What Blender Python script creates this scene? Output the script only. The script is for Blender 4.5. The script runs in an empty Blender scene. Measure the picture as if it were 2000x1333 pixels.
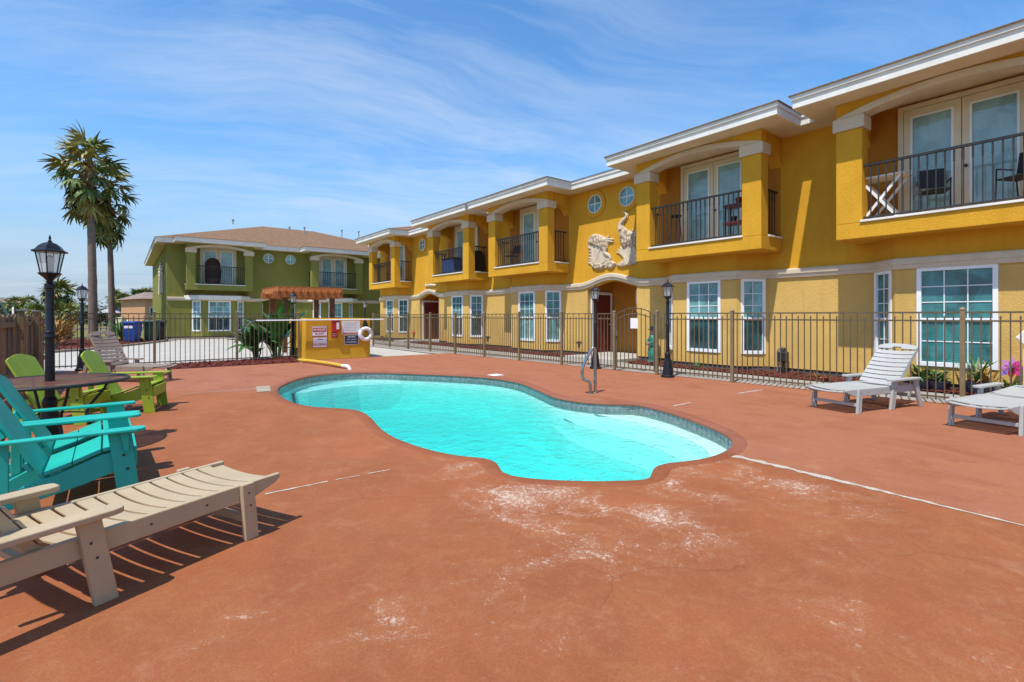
import bpy, bmesh, math, random
from mathutils import Vector, Matrix, Euler
R = math.radians
rnd = random.Random(7)
sc = bpy.context.scene
col = sc.collection

# ---------------------------------------------------------------- camera
FPX, CX, HY, EYE = 975.0, 1000.0, 617.0, 1.42          # focal length, centre and horizon in photo pixels, eye height
YAW = math.atan2(760.0, FPX)
SN, CS = math.sin(YAW), math.cos(YAW)
cam = bpy.data.cameras.new('camera'); co = bpy.data.objects.new('camera', cam); col.objects.link(co)
cam.sensor_fit = 'HORIZONTAL'; cam.sensor_width = 36; cam.lens = FPX / 2000 * 36
cam.shift_y = -(666.5 - HY) / 2000; cam.clip_start = 0.05; cam.clip_end = 5000
co.location = (0, 0, EYE); co.rotation_euler = (R(90), 0, -YAW)
sc.camera = co
# ---------------------------------------------------------------- sky, sun, exposure
SUN = Vector((1.0, 0.31, -2.1)).normalized()
w = bpy.data.worlds.new('World'); sc.world = w; w.use_nodes = True
nt = w.node_tree; nt.nodes.clear(); N = nt.nodes.new; K = nt.links.new
out = N('ShaderNodeOutputWorld'); bg = N('ShaderNodeBackground'); bg.inputs[1].default_value = 0.15
sky = N('ShaderNodeTexSky'); sky.sky_type = 'NISHITA'; sky.sun_disc = False
sky.sun_elevation = math.asin(-SUN.z); sky.sun_rotation = math.atan2(-SUN.x, -SUN.y) % (2 * math.pi)
sky.air_density = 1.1; sky.dust_density = 0.2; sky.ozone_density = 3.0
hs = N('ShaderNodeHueSaturation'); hs.inputs['Saturation'].default_value = 1.30; hs.inputs['Value'].default_value = 1.34
K(sky.outputs[0], hs.inputs['Color'])
tc = N('ShaderNodeTexCoord'); sep = N('ShaderNodeSeparateXYZ'); K(tc.outputs['Generated'], sep.inputs[0])
def mth(op, a, b=None, c=None, tree=None):
    n = (tree or nt).nodes.new('ShaderNodeMath'); n.operation = op
    for i, x in enumerate((a, b, c)):
        if x is None: continue
        if isinstance(x, (int, float)): n.inputs[i].default_value = x
        else: (tree or nt).links.new(x, n.inputs[i])
    return n.outputs[0]
zz = mth('ADD', mth('MAXIMUM', sep.outputs[2], 0.0), 0.16)
cmb = N('ShaderNodeCombineXYZ'); K(mth('DIVIDE', sep.outputs[0], zz), cmb.inputs[0]); K(mth('DIVIDE', sep.outputs[1], zz), cmb.inputs[1])
rot = N('ShaderNodeMapping'); rot.inputs['Rotation'].default_value = (0, 0, R(112)); K(cmb.outputs[0], rot.inputs['Vector'])
wn = N('ShaderNodeTexNoise'); wn.inputs['Scale'].default_value = 0.55; wn.inputs['Detail'].default_value = 3; K(rot.outputs[0], wn.inputs['Vector'])
wv = N('ShaderNodeVectorMath'); wv.operation = 'MULTIPLY_ADD'; K(wn.outputs['Color'], wv.inputs[0]); wv.inputs[1].default_value = (1.0, 1.0, 0); K(rot.outputs[0], wv.inputs[2])
mp = N('ShaderNodeMapping'); mp.inputs['Scale'].default_value = (1.7, 0.42, 1); mp.inputs['Location'].default_value = (3.1, 1.7, 0); K(wv.outputs[0], mp.inputs['Vector'])
n1 = N('ShaderNodeTexNoise'); n1.inputs['Scale'].default_value = 1.25; n1.inputs['Detail'].default_value = 13; n1.inputs['Roughness'].default_value = 0.66; n1.inputs['Distortion'].default_value = 0.35
n2 = N('ShaderNodeTexNoise'); n2.inputs['Scale'].default_value = 0.5; n2.inputs['Detail'].default_value = 4
K(mp.outputs[0], n1.inputs['Vector']); K(wv.outputs[0], n2.inputs['Vector'])
r1 = N('ShaderNodeValToRGB'); r1.color_ramp.elements[0].position = 0.42; r1.color_ramp.elements[1].position = 0.74
r2 = N('ShaderNodeValToRGB'); r2.color_ramp.elements[0].position = 0.30; r2.color_ramp.elements[1].position = 0.62
K(n1.outputs[0], r1.inputs[0]); K(n2.outputs[0], r2.inputs[0])
cl = mth('MULTIPLY', mth('MULTIPLY', r1.outputs[0], mth('ADD', mth('MULTIPLY', r2.outputs[0], 0.75), 0.25)), 0.62)
cl = mth('ADD', cl, mth('MULTIPLY', r2.outputs[0], 0.10))
hz = N('ShaderNodeMapRange'); hz.interpolation_type = 'SMOOTHSTEP'; K(sep.outputs[2], hz.inputs['Value']); hz.inputs['From Min'].default_value = -0.02; hz.inputs['From Max'].default_value = 0.34; hz.inputs['To Min'].default_value = 0.92; hz.inputs['To Max'].default_value = 0.0
hm = N('ShaderNodeMix'); hm.data_type = 'RGBA'; K(hz.outputs[0], hm.inputs['Factor']); K(hs.outputs[0], hm.inputs['A']); hm.inputs['B'].default_value = (1.95, 2.75, 3.9, 1)      # pale sea haze all round the horizon
mx = N('ShaderNodeMix'); mx.data_type = 'RGBA'; K(cl, mx.inputs['Factor']); K(hm.outputs['Result'], mx.inputs['A']); mx.inputs['B'].default_value = (4.8, 5.4, 6.2, 1)
K(mx.outputs['Result'], bg.inputs[0]); K(bg.outputs[0], out.inputs[0])
sl = bpy.data.lights.new('sun', 'SUN'); sl.energy = 5.0; sl.angle = R(0.53); sl.color = (1.0, 0.95, 0.87)
so = bpy.data.objects.new('sun', sl); col.objects.link(so); so.rotation_euler = SUN.to_track_quat('-Z', 'Y').to_euler(); so.location = (-30, -10, 60)
vs = sc.view_settings; vs.view_transform = 'Standard'; vs.look = 'None'; vs.exposure = 0.10; vs.gamma = 1.0; vs.use_curve_mapping = False
sc.cycles.max_bounces = 8; sc.cycles.diffuse_bounces = 4; sc.cycles.transparent_max_bounces = 16

# ---------------------------------------------------------------- pixel helpers
def G(r, f):                       # camera-right / camera-forward metres -> world x, y
    return (r * CS + f * SN, -r * SN + f * CS)
def P(px, py, z=0.0):              # photo pixel on the horizontal plane z
    d = FPX * (EYE - z) / (py - HY); x, y = G((px - CX) / FPX * d, d); return Vector((x, y, z))
def WX(px, py, X):                 # photo pixel on the wall plane x = X -> (y, z)
    k = (px - CX) / FPX; d = X / (SN + CS * k); return (d * (CS - SN * k), EYE + d * (HY - py) / FPX)
def WY(px, py, Y):                 # photo pixel on the wall plane y = Y -> (x, z)
    k = (px - CX) / FPX; d = Y / (CS - SN * k); return (d * (SN + CS * k), EYE + d * (HY - py) / FPX)

# ---------------------------------------------------------------- materials
def new_mat(name):
    m = bpy.data.materials.new(name); m.use_nodes = True; t = m.node_tree
    return m, t, t.nodes['Principled BSDF']
def noise(t, scale, detail=4, rough=0.55, vec=None, dist=0.0):
    n = t.nodes.new('ShaderNodeTexNoise'); n.inputs['Scale'].default_value = scale; n.inputs['Detail'].default_value = detail
    n.inputs['Roughness'].default_value = rough; n.inputs['Distortion'].default_value = dist
    if vec is not None: t.links.new(vec, n.inputs['Vector'])
    return n.outputs[0]
def pos(t):
    return t.nodes.new('ShaderNodeNewGeometry').outputs['Position']
def ramp(t, fac, a, b, ca=(0, 0, 0, 1), cb=(1, 1, 1, 1)):
    n = t.nodes.new('ShaderNodeValToRGB'); e = n.color_ramp.elements; e[0].position = a; e[1].position = b; e[0].color = ca; e[1].color = cb
    t.links.new(fac, n.inputs[0]); return n.outputs[0]
def mixc(t, fac, a, b, mode='MIX'):
    n = t.nodes.new('ShaderNodeMix'); n.data_type = 'RGBA'; n.blend_type = mode
    for k, x in (('Factor', fac), ('A', a), ('B', b)):
        if isinstance(x, (int, float)): n.inputs[k].default_value = x
        elif isinstance(x, tuple): n.inputs[k].default_value = x if len(x) == 4 else (*x, 1)
        else: t.links.new(x, n.inputs[k])
    return n.outputs['Result']
def bump(t, p, h, strength, dist=0.01):
    n = t.nodes.new('ShaderNodeBump'); n.inputs['Strength'].default_value = strength; n.inputs['Distance'].default_value = dist
    t.links.new(h, n.inputs['Height']); t.links.new(n.outputs[0], p.inputs['Normal'])
def stretch(t, v, s):
    n = t.nodes.new('ShaderNodeMapping'); n.inputs['Scale'].default_value = s; t.links.new(v, n.inputs['Vector']); return n.outputs[0]
def pm(name, c, rough=0.6, var=0.18, scale=3.0, bmp=0.0, bscale=80, metal=0.0, fine=0.0, streak=None, spec=0.4):
    """base colour with large soft variation, optional fine speckle, stretched streaks and bump"""
    m, t, p = new_mat(name); v = pos(t)
    dark = tuple(x * (1 - var) for x in c); light = tuple(min(1, x * (1 + var)) for x in c)
    f = noise(t, scale, 5, 0.6, v if streak is None else stretch(t, v, streak))
    cc = mixc(t, ramp(t, f, 0.3, 0.7), dark, light)
    if fine: cc = mixc(t, ramp(t, noise(t, bscale, 3, 0.7, v), 0.35, 0.7), cc, tuple(x * (1 - fine) for x in c))
    t.links.new(cc, p.inputs['Base Color'])
    p.inputs['Roughness'].default_value = rough; p.inputs['Metallic'].default_value = metal; p.inputs['Specular IOR Level'].default_value = spec
    if bmp: bump(t, p, noise(t, bscale, 4, 0.6, v), bmp, 0.004)
    return m
def stucco(name, c, upper=None):
    """sprayed stucco; upper = the colour above the belt course where one wall piece carries both colours"""
    m, t, p = new_mat(name); v = pos(t); mu = lambda x, y: mth('MULTIPLY', x, y, tree=t)
    k = mixc(t, ramp(t, noise(t, 0.9, 5, 0.6, v), 0.32, 0.72), (0.86, 0.86, 0.86), (1.10, 1.10, 1.10))
    k = mixc(t, mu(ramp(t, noise(t, 5, 6, 0.7, stretch(t, v, (1, 1, 0.12))), 0.50, 0.78), 0.42), k, (0.66, 0.66, 0.66))
    k = mixc(t, mu(ramp(t, noise(t, 55, 3, 0.7, v), 0.4, 0.7), 0.22), k, (0.7, 0.7, 0.7))
    base = (*c, 1)
    if upper:
        sp = t.nodes.new('ShaderNodeSeparateXYZ'); t.links.new(v, sp.inputs[0]); base = mixc(t, mth('GREATER_THAN', sp.outputs[2], 2.5, tree=t), c, upper)
    t.links.new(mixc(t, 1.0, base, k, 'MULTIPLY'), p.inputs['Base Color']); p.inputs['Roughness'].default_value = 0.92; p.inputs['Specular IOR Level'].default_value = 0.15
    bump(t, p, noise(t, 30, 7, 0.7, v), 0.8, 0.018)
    return m
M = {}
M['yellow'] = stucco('yellow_stucco', (0.67, 0.35, 0.030))
M['yellow_low'] = stucco('pale_yellow_stucco', (0.66, 0.425, 0.125), (0.67, 0.35, 0.030))
M['green'] = stucco('green_stucco', (0.235, 0.23, 0.055))
M['bounce_wall'] = stucco('yellow_stucco_bounce', (0.50, 0.205, 0.03))  # warm interreflection on balcony and porch walls put into the yellow as orange
M['cast'] = pm('cast_stone', (0.64, 0.54, 0.40), 0.8, 0.12, 3, 0.25, 60, fine=0.2)
m, t, p = new_mat('carved_cast_stone'); v = pos(t); vo = t.nodes.new('ShaderNodeTexVoronoi'); vo.inputs['Scale'].default_value = 11; t.links.new(stretch(t, v, (1, 1, 0.6)), vo.inputs['Vector'])
t.links.new(mixc(t, ramp(t, vo.outputs['Distance'], 0.15, 0.75), (0.66, 0.56, 0.41), (0.36, 0.26, 0.17)), p.inputs['Base Color']); p.inputs['Roughness'].default_value = 0.85
bump(t, p, mth('SUBTRACT', 1.0, vo.outputs['Distance'], tree=t), 1.0, 0.05); M['carved'] = m
M['trim'] = pm('white_trim_paint', (0.74, 0.72, 0.66), 0.55, 0.10, 2, 0.08, 40, streak=(1, 1, 0.3))
M['soffit'] = pm('soffit_paint', (0.66, 0.55, 0.36), 0.7, 0.08, 2)
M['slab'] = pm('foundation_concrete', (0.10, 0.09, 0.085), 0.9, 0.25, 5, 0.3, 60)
M['vinyl'] = pm('white_vinyl', (0.80, 0.82, 0.82), 0.4, 0.05, 3)
M['frame'] = pm('cream_door_paint', (0.70, 0.62, 0.44), 0.5, 0.06, 3)
M['reddoor'] = pm('dark_red_door_paint', (0.15, 0.022, 0.016), 0.35, 0.15, 4)
M['iron'] = pm('dark_railing_metal', (0.045, 0.040, 0.038), 0.45, 0.2, 8, metal=0.3)
M['bronze'] = pm('bronze_fence_paint', (0.155, 0.115, 0.066), 0.5, 0.22, 6, metal=0.2, fine=0.25)
M['bronze2'] = pm('tan_post_paint', (0.25, 0.185, 0.095), 0.55, 0.22, 6, metal=0.1, fine=0.3)
M['black'] = pm('black_lamp_paint', (0.016, 0.017, 0.022), 0.35, 0.3, 9, metal=0.2, fine=0.2)
M['steel'] = pm('stainless_steel', (0.42, 0.42, 0.42), 0.22, 0.05, 6, metal=1.0)
M['tan'] = pm('tan_plastic_lumber', (0.45, 0.35, 0.215), 0.55, 0.14, 3.5, 0.18, 140, fine=0.10)
M['taupe'] = pm('weathered_taupe_lumber', (0.30, 0.235, 0.185), 0.65, 0.15, 6, 0.2, 90, fine=0.2)
M['white_l'] = pm('white_plastic_lumber', (0.42, 0.425, 0.40), 0.5, 0.08, 6, 0.15, 90, fine=0.1)
M['teal'] = pm('turquoise_lumber', (0.012, 0.42, 0.34), 0.45, 0.16, 4, 0.12, 90, fine=0.08)
M['lime'] = pm('lime_green_lumber', (0.29, 0.40, 0.025), 0.48, 0.18, 4, 0.12, 90, fine=0.1)
M['dark'] = pm('dark_plastic', (0.02, 0.02, 0.022), 0.5, 0.2, 6)
M['bluebin'] = pm('blue_bin_plastic', (0.015, 0.06, 0.27), 0.4, 0.12, 6)
M['greenbin'] = pm('dark_green_bin_plastic', (0.010, 0.04, 0.028), 0.4, 0.15, 6)
M['white'] = pm('white_paint', (0.80, 0.80, 0.79), 0.5, 0.06, 5)
M['red'] = pm('red_paint', (0.48, 0.025, 0.03), 0.45, 0.12, 8)
M['navy'] = pm('navy_sign_paint', (0.02, 0.05, 0.10), 0.5, 0.1, 8)
M['hose'] = pm('yellow_hose', (0.58, 0.37, 0.035), 0.5, 0.12, 8)
M['pinky'] = pm('pink_foil', (0.75, 0.07, 0.30), 0.35, 0.1, 9)
M['violet'] = pm('violet_foil', (0.35, 0.22, 0.75), 0.35, 0.1, 9)
M['magenta'] = pm('magenta_foil', (0.70, 0.28, 0.62), 0.35, 0.1, 9)
M['leaf'] = pm('leaf_green', (0.055, 0.13, 0.022), 0.5, 0.45, 6)
M['canna'] = pm('dark_leaf_green', (0.045, 0.15, 0.03), 0.3, 0.45, 5)
M['palmleaf'] = pm('palm_leaf', (0.12, 0.165, 0.035), 0.5, 0.5, 1.3)
M['palmleaf2'] = pm('yellow_green_palm_leaf', (0.23, 0.21, 0.05), 0.5, 0.5, 1.7)
M['drypalm'] = pm('dry_palm_thatch', (0.20, 0.115, 0.05), 0.8, 0.4, 3)
M['trunk'] = pm('palm_trunk', (0.21, 0.15, 0.115), 0.9, 0.3, 5, 0.8, 12, streak=(0.5, 0.5, 3.5), fine=0.25)
M['bark'] = pm('bark', (0.12, 0.085, 0.06), 0.9, 0.3, 6, 0.5, 20)
M['far'] = pm('far_tree_leaf', (0.07, 0.10, 0.035), 0.7, 0.45, 1.5)
M['yflower'] = pm('yellow_flower', (0.75, 0.42, 0.02), 0.6, 0.2, 9)
M['oflower'] = pm('dry_orange_shrub', (0.28, 0.15, 0.03), 0.7, 0.4, 3)
M['cedar2'] = pm('grey_brown_fence_wood', (0.17, 0.125, 0.085), 0.9, 0.5, 7, 0.5, 40, streak=(3, 3, 0.35), fine=0.35)
M['cedar'] = pm('weathered_fence_wood', (0.25, 0.155, 0.075), 0.85, 0.5, 7, 0.5, 40, streak=(3, 3, 0.35), fine=0.35)
M['pergola'] = pm('stained_pergola_wood', (0.45, 0.15, 0.038), 0.7, 0.3, 5, 0.3, 40, streak=(1, 1, 1), fine=0.25)
M['pergpost'] = pm('dark_pergola_post', (0.13, 0.048, 0.022), 0.75, 0.35, 5, 0.3, 40, streak=(3, 3, 0.3))
M['peach'] = pm('peach_house_paint', (0.55, 0.30, 0.15), 0.85, 0.08, 1)
M['tealhouse'] = pm('sea_green_house_paint', (0.10, 0.42, 0.34), 0.85, 0.08, 1)
M['greyroof'] = pm('grey_far_roof', (0.36, 0.35, 0.36), 0.85, 0.12, 1)
M['brownroof'] = pm('brown_far_roof', (0.24, 0.17, 0.14), 0.85, 0.12, 1)
M['pot'] = pm('navy_pot', (0.02, 0.03, 0.055), 0.35, 0.15, 6)
M['greypot'] = pm('grey_pot', (0.17, 0.18, 0.19), 0.5, 0.2, 6)
M['wicker'] = pm('dark_brown_wicker', (0.06, 0.03, 0.02), 0.7, 0.4, 30, 0.6, 120)
M['mesh'] = pm('rusty_brown_mesh_metal', (0.15, 0.05, 0.022), 0.6, 0.3, 12, 0.5, 160, fine=0.4)
M['mesh'].node_tree.nodes['Principled BSDF'].inputs['Alpha'].default_value = 0.68
M['blue'] = pm('blue_cloth', (0.03, 0.07, 0.22), 0.8, 0.25, 7)
M['statue'] = pm('teal_statue_glaze', (0.04, 0.22, 0.17), 0.5, 0.3, 9)
M['skin'] = pm('statue_face_paint', (0.45, 0.27, 0.18), 0.6, 0.1, 9)
M['tile'] = pm('blue_grey_pool_tile', (0.20, 0.25, 0.25), 0.25, 0.55, 16, fine=0.35)
M['grout'] = pm('pale_grout', (0.40, 0.40, 0.38), 0.8, 0.2, 9)
M['plaster'] = pm('pool_plaster', (0.84, 0.86, 0.84), 0.6, 0.06, 3.2)
M['concrete'] = pm('pale_concrete', (0.46, 0.43, 0.375), 0.9, 0.14, 1.2, 0.3, 50, fine=0.15)
M['walk'] = pm('grey_walk_concrete', (0.34, 0.31, 0.27), 0.9, 0.18, 1.6, 0.3, 50, fine=0.18)
M['kerb'] = pm('kerb_concrete', (0.33, 0.27, 0.20), 0.9, 0.2, 3, 0.3, 50)
M['mulch'] = pm('red_bark_mulch', (0.155, 0.030, 0.018), 0.95, 0.55, 30, 1.0, 55, fine=0.55)
M['asphalt'] = pm('asphalt', (0.09, 0.09, 0.09), 0.9, 0.15, 1)
M['joint'] = pm('chalky_joint_filler', (0.52, 0.44, 0.36), 0.9, 0.25, 18, 0.3, 60, fine=0.35)
# glass: dark panes that mirror the sky, blinds showing faintly
def glass(name, c, stripes=True, rough=0.03, lo=0.45):
    m, t, p = new_mat(name); v = pos(t)
    a = mixc(t, ramp(t, noise(t, 1.7, 4, 0.6, v, 0.8), 0.36, 0.62), tuple(x * lo for x in c), tuple(x * 1.3 for x in c))
    if stripes:
        wv = t.nodes.new('ShaderNodeTexWave'); wv.bands_direction = 'Z'; wv.inputs['Scale'].default_value = 8.5; t.links.new(v, wv.inputs['Vector'])
        a = mixc(t, mth('MULTIPLY', wv.outputs['Fac'], 0.4, tree=t), a, tuple(x * 0.35 for x in c))
    t.links.new(a, p.inputs['Base Color']); p.inputs['Roughness'].default_value = rough; p.inputs['Specular IOR Level'].default_value = 0.75
    bump(t, p, noise(t, 1.1, 2, 0.5, v), 0.04, 0.05)
    return m
M['glass'] = glass('teal_window_glass', (0.05, 0.21, 0.215))
M['blind'] = glass('pale_blind_behind_glass', (0.17, 0.40, 0.40))
M['darkglass'] = glass('dark_window_glass', (0.022, 0.075, 0.085), False)
M['doorglass'] = glass('door_glass_with_blind', (0.27, 0.45, 0.47), True, 0.03, 0.8)
m, t, p = new_mat('lamp_glass'); p.inputs['Base Color'].default_value = (0.75, 0.74, 0.68, 1); p.inputs['Roughness'].default_value = 0.1
p.inputs['Alpha'].default_value = 0.42; M['lampglass'] = m
# shingles
m, t, p = new_mat('brown_shingles'); v = pos(t)
a = mixc(t, ramp(t, noise(t, 9, 4, 0.7, v), 0.3, 0.7), (0.11, 0.055, 0.026), (0.33, 0.185, 0.09))
a = mixc(t, mth('MULTIPLY', ramp(t, noise(t, 3.5, 5, 0.8, stretch(t, v, (1, 1, 6))), 0.45, 0.6), 0.5, tree=t), a, (0.09, 0.045, 0.025))
t.links.new(a, p.inputs['Base Color']); p.inputs['Roughness'].default_value = 0.95; bump(t, p, noise(t, 20, 4, 0.7, v), 0.6, 0.03); M['shingle'] = m
# lawn and far ground
m, t, p = new_mat('dry_lawn'); v = pos(t)
a = mixc(t, ramp(t, noise(t, 0.09, 5, 0.6, v), 0.35, 0.65), (0.17, 0.16, 0.035), (0.25, 0.20, 0.07))
a = mixc(t, ramp(t, noise(t, 3, 6, 0.7, v), 0.4, 0.7), a, (0.11, 0.12, 0.03))
t.links.new(a, p.inputs['Base Color']); p.inputs['Roughness'].default_value = 1.0; bump(t, p, noise(t, 25, 4, 0.7, v), 0.8, 0.05); M['lawn'] = m
# terracotta deck with wear, chalky scale and grit
def deck_mat(name, base, stains):
    m, t, p = new_mat(name); v = pos(t); mu = lambda x, y: mth('MULTIPLY', x, y, tree=t)
    c1 = tuple(x * 0.78 for x in base); c2 = tuple(min(1, x * 1.12) for x in base)
    a = mixc(t, ramp(t, noise(t, 0.6, 7, 0.66, v, 0.8), 0.32, 0.70), c1, c2)
    qa, qb = P(1425, 886), P(2040, 1034); n_ = Vector((qb.y - qa.y, qa.x - qb.x, 0)).normalized()
    if n_.dot(P(1700, 850) - qa) < 0: n_ = -n_
    dt = t.nodes.new('ShaderNodeVectorMath'); dt.operation = 'DOT_PRODUCT'; t.links.new(v, dt.inputs[0]); dt.inputs[1].default_value = n_
    slab = ramp(t, mth('SUBTRACT', dt.outputs['Value'], n_.dot(qa), tree=t), 0.0, 0.03)                       # the slab beyond the white joint was poured pinker
    qc, qd = P(352, 768), P(1489, 762); n2_ = Vector((qd.y - qc.y, qc.x - qd.x, 0)).normalized()
    if n2_.y < 0: n2_ = -n2_
    d2 = t.nodes.new('ShaderNodeVectorMath'); d2.operation = 'DOT_PRODUCT'; t.links.new(v, d2.inputs[0]); d2.inputs[1].default_value = n2_
    far_ = ramp(t, mth('ADD', mth('SUBTRACT', d2.outputs['Value'], n2_.dot(qc), tree=t), mth('MULTIPLY', noise(t, 1.5, 4, 0.6, v), 0.8, tree=t), tree=t), 0.3, 0.9)     # and the strip of deck behind the pool
    slab = mth('MAXIMUM', slab, far_, tree=t)
    a = mixc(t, mu(slab, 0.75), a, (base[0] * 1.10, base[1] * 1.36, base[2] * 2.2))
    a = mixc(t, mu(ramp(t, noise(t, 2.3, 7, 0.72, v, 1.4), 0.48, 0.72), 0.55), a, (base[0] * 1.10, base[1] * 1.55, base[2] * 1.55))
    a = mixc(t, mu(ramp(t, noise(t, 1.4, 6, 0.7, stretch(t, v, (1.3, 0.8, 1)), 0.6), 0.47, 0.68), 0.50), a, (base[0] * 0.70, base[1] * 0.62, base[2] * 0.58))
    a = mixc(t, mu(ramp(t, noise(t, 70, 5, 0.85, v), 0.40, 0.64), 0.55), a, tuple(x * 0.55 for x in base))
    a = mixc(t, mu(ramp(t, noise(t, 24, 6, 0.8, v), 0.52, 0.68), 0.30), a, (base[0] * 1.25, base[1] * 1.6, base[2] * 1.9))
    acc = None
    for (px, py, r, s) in stains:
        q = P(px, py); n = t.nodes.new('ShaderNodeVectorMath'); n.operation = 'DISTANCE'; t.links.new(v, n.inputs[0]); n.inputs[1].default_value = q
        mr = t.nodes.new('ShaderNodeMapRange'); mr.inputs['From Min'].default_value = 0; mr.inputs['From Max'].default_value = r * 1.25
        mr.inputs['To Min'].default_value = s * (0.84 if py < 1060 else 0.68); mr.inputs['To Max'].default_value = 0; t.links.new(n.outputs['Value'], mr.inputs['Value'])
        acc = mr.outputs[0] if acc is None else mth('MAXIMUM', acc, mr.outputs[0], tree=t)
    if acc is not None:
        wide = ramp(t, mth('ADD', noise(t, 2.6, 7, 0.7, v, 1.2), mu(acc, 0.45), tree=t), 0.58, 0.98)
        fl = ramp(t, mth('ADD', noise(t, 30, 3, 0.6, v, 0.4), mu(wide, 0.15), tree=t), 0.635, 0.660)
        fl2 = ramp(t, mth('ADD', noise(t, 110, 3, 0.7, v), mu(wide, 0.14), tree=t), 0.60, 0.66)
        film = mu(mu(wide, ramp(t, noise(t, 12, 7, 0.8, v, 1.0), 0.44, 0.62)), 0.20)
        mask = mth('MAXIMUM', film, mu(mth('MAXIMUM', fl, fl2, tree=t), mu(ramp(t, wide, 0.05, 0.7), 0.85)), tree=t)
        a = mixc(t, mask, a, (0.56, 0.45, 0.35))
        speck = mu(ramp(t, noise(t, 62, 3, 0.6, v), 0.69, 0.73), ramp(t, noise(t, 1.1, 4, 0.6, v), 0.46, 0.62))
        a = mixc(t, mu(speck, 0.55), a, (0.52, 0.37, 0.25))
        a = mixc(t, mu(ramp(t, noise(t, 3.2, 9, 0.82, v, 0.5), 0.54, 0.70), 0.30), a, (0.47, 0.27, 0.15))
        vo = t.nodes.new('ShaderNodeTexVoronoi'); vo.feature = 'DISTANCE_TO_EDGE'; vo.inputs['Scale'].default_value = 0.42
        ad = t.nodes.new('ShaderNodeVectorMath'); ad.operation = 'MULTIPLY_ADD'; nn = t.nodes.new('ShaderNodeTexNoise'); nn.inputs['Scale'].default_value = 1.6; nn.inputs['Detail'].default_value = 6; t.links.new(v, nn.inputs['Vector'])
        t.links.new(nn.outputs['Color'], ad.inputs[0]); ad.inputs[1].default_value = (0.55, 0.55, 0); t.links.new(v, ad.inputs[2]); t.links.new(ad.outputs[0], vo.inputs['Vector'])
        crack = mu(ramp(t, vo.outputs['Distance'], 0.0, 0.0035, (1, 1, 1, 1), (0, 0, 0, 1)), ramp(t, noise(t, 0.9, 3, 0.5, v), 0.50, 0.58))
        a = mixc(t, mu(crack, 0.45), a, tuple(x * 0.42 for x in base))
    t.links.new(a, p.inputs['Base Color']); p.inputs['Roughness'].default_value = 0.78; p.inputs['Specular IOR Level'].default_value = 0.22
    bump(t, p, mth('ADD', noise(t, 85, 5, 0.75, v), mu(noise(t, 9, 4, 0.6, v), 0.8), tree=t), 0.6, 0.008)
    return m
STAINS = [(1010, 975, 0.62, 1.0), (1080, 965, 0.5, 0.9), (1300, 950, 0.6, 0.75), (1350, 915, 0.5, 0.7), (1260, 1015, 0.6, 0.8), (1360, 1055, 0.4, 0.7), (900, 910, 0.5, 0.6),
          (780, 1215, 0.24, 0.75), (700, 1240, 0.2, 0.6), (1730, 1235, 0.3, 0.6), (1560, 960, 0.7, 0.6), (1000, 1120, 0.5, 0.5), (1110, 1230, 0.18, 0.6), (1150, 1050, 0.8, 0.55), (1450, 930, 0.6, 0.6), (1880, 1280, 0.3, 0.5), (470, 1215, 0.3, 0.45)]
M['deck'] = deck_mat('terracotta_deck', (0.350, 0.112, 0.042), STAINS)
M['coping'] = deck_mat('dark_terracotta_coping', (0.290, 0.090, 0.038), [])
# pool water: clear surface with ripples and sky reflection, cyan water body
m, t, p = new_mat('pool_water'); t.nodes.remove(p); v = pos(t); o_ = t.nodes['Material Output']
tr = t.nodes.new('ShaderNodeBsdfTransparent'); tr.inputs[0].default_value = (0.96, 0.99, 0.99, 1)
gl = t.nodes.new('ShaderNodeBsdfGlossy'); gl.inputs['Roughness'].default_value = 0.02
bn = t.nodes.new('ShaderNodeBump'); bn.inputs['Strength'].default_value = 0.75; bn.inputs['Distance'].default_value = 0.05
t.links.new(mth('ADD', noise(t, 4.2, 4, 0.55, v, 0.8), mth('MULTIPLY', noise(t, 13, 4, 0.6, v, 0.5), 0.45, tree=t), tree=t), bn.inputs['Height']); t.links.new(bn.outputs[0], gl.inputs['Normal'])
fr = t.nodes.new('ShaderNodeFresnel'); fr.inputs['IOR'].default_value = 1.33; t.links.new(bn.outputs[0], fr.inputs['Normal'])
ms = t.nodes.new('ShaderNodeMixShader'); t.links.new(mth('MULTIPLY', fr.outputs[0], 0.95, tree=t), ms.inputs[0]); t.links.new(tr.outputs[0], ms.inputs[1]); t.links.new(gl.outputs[0], ms.inputs[2])
va = t.nodes.new('ShaderNodeVolumeAbsorption'); va.inputs['Color'].default_value = (0.0, 0.905, 0.895, 1); va.inputs['Density'].default_value = 0.98
t.links.new(ms.outputs[0], o_.inputs['Surface']); t.links.new(va.outputs[0], o_.inputs['Volume']); M['water'] = m

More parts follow.
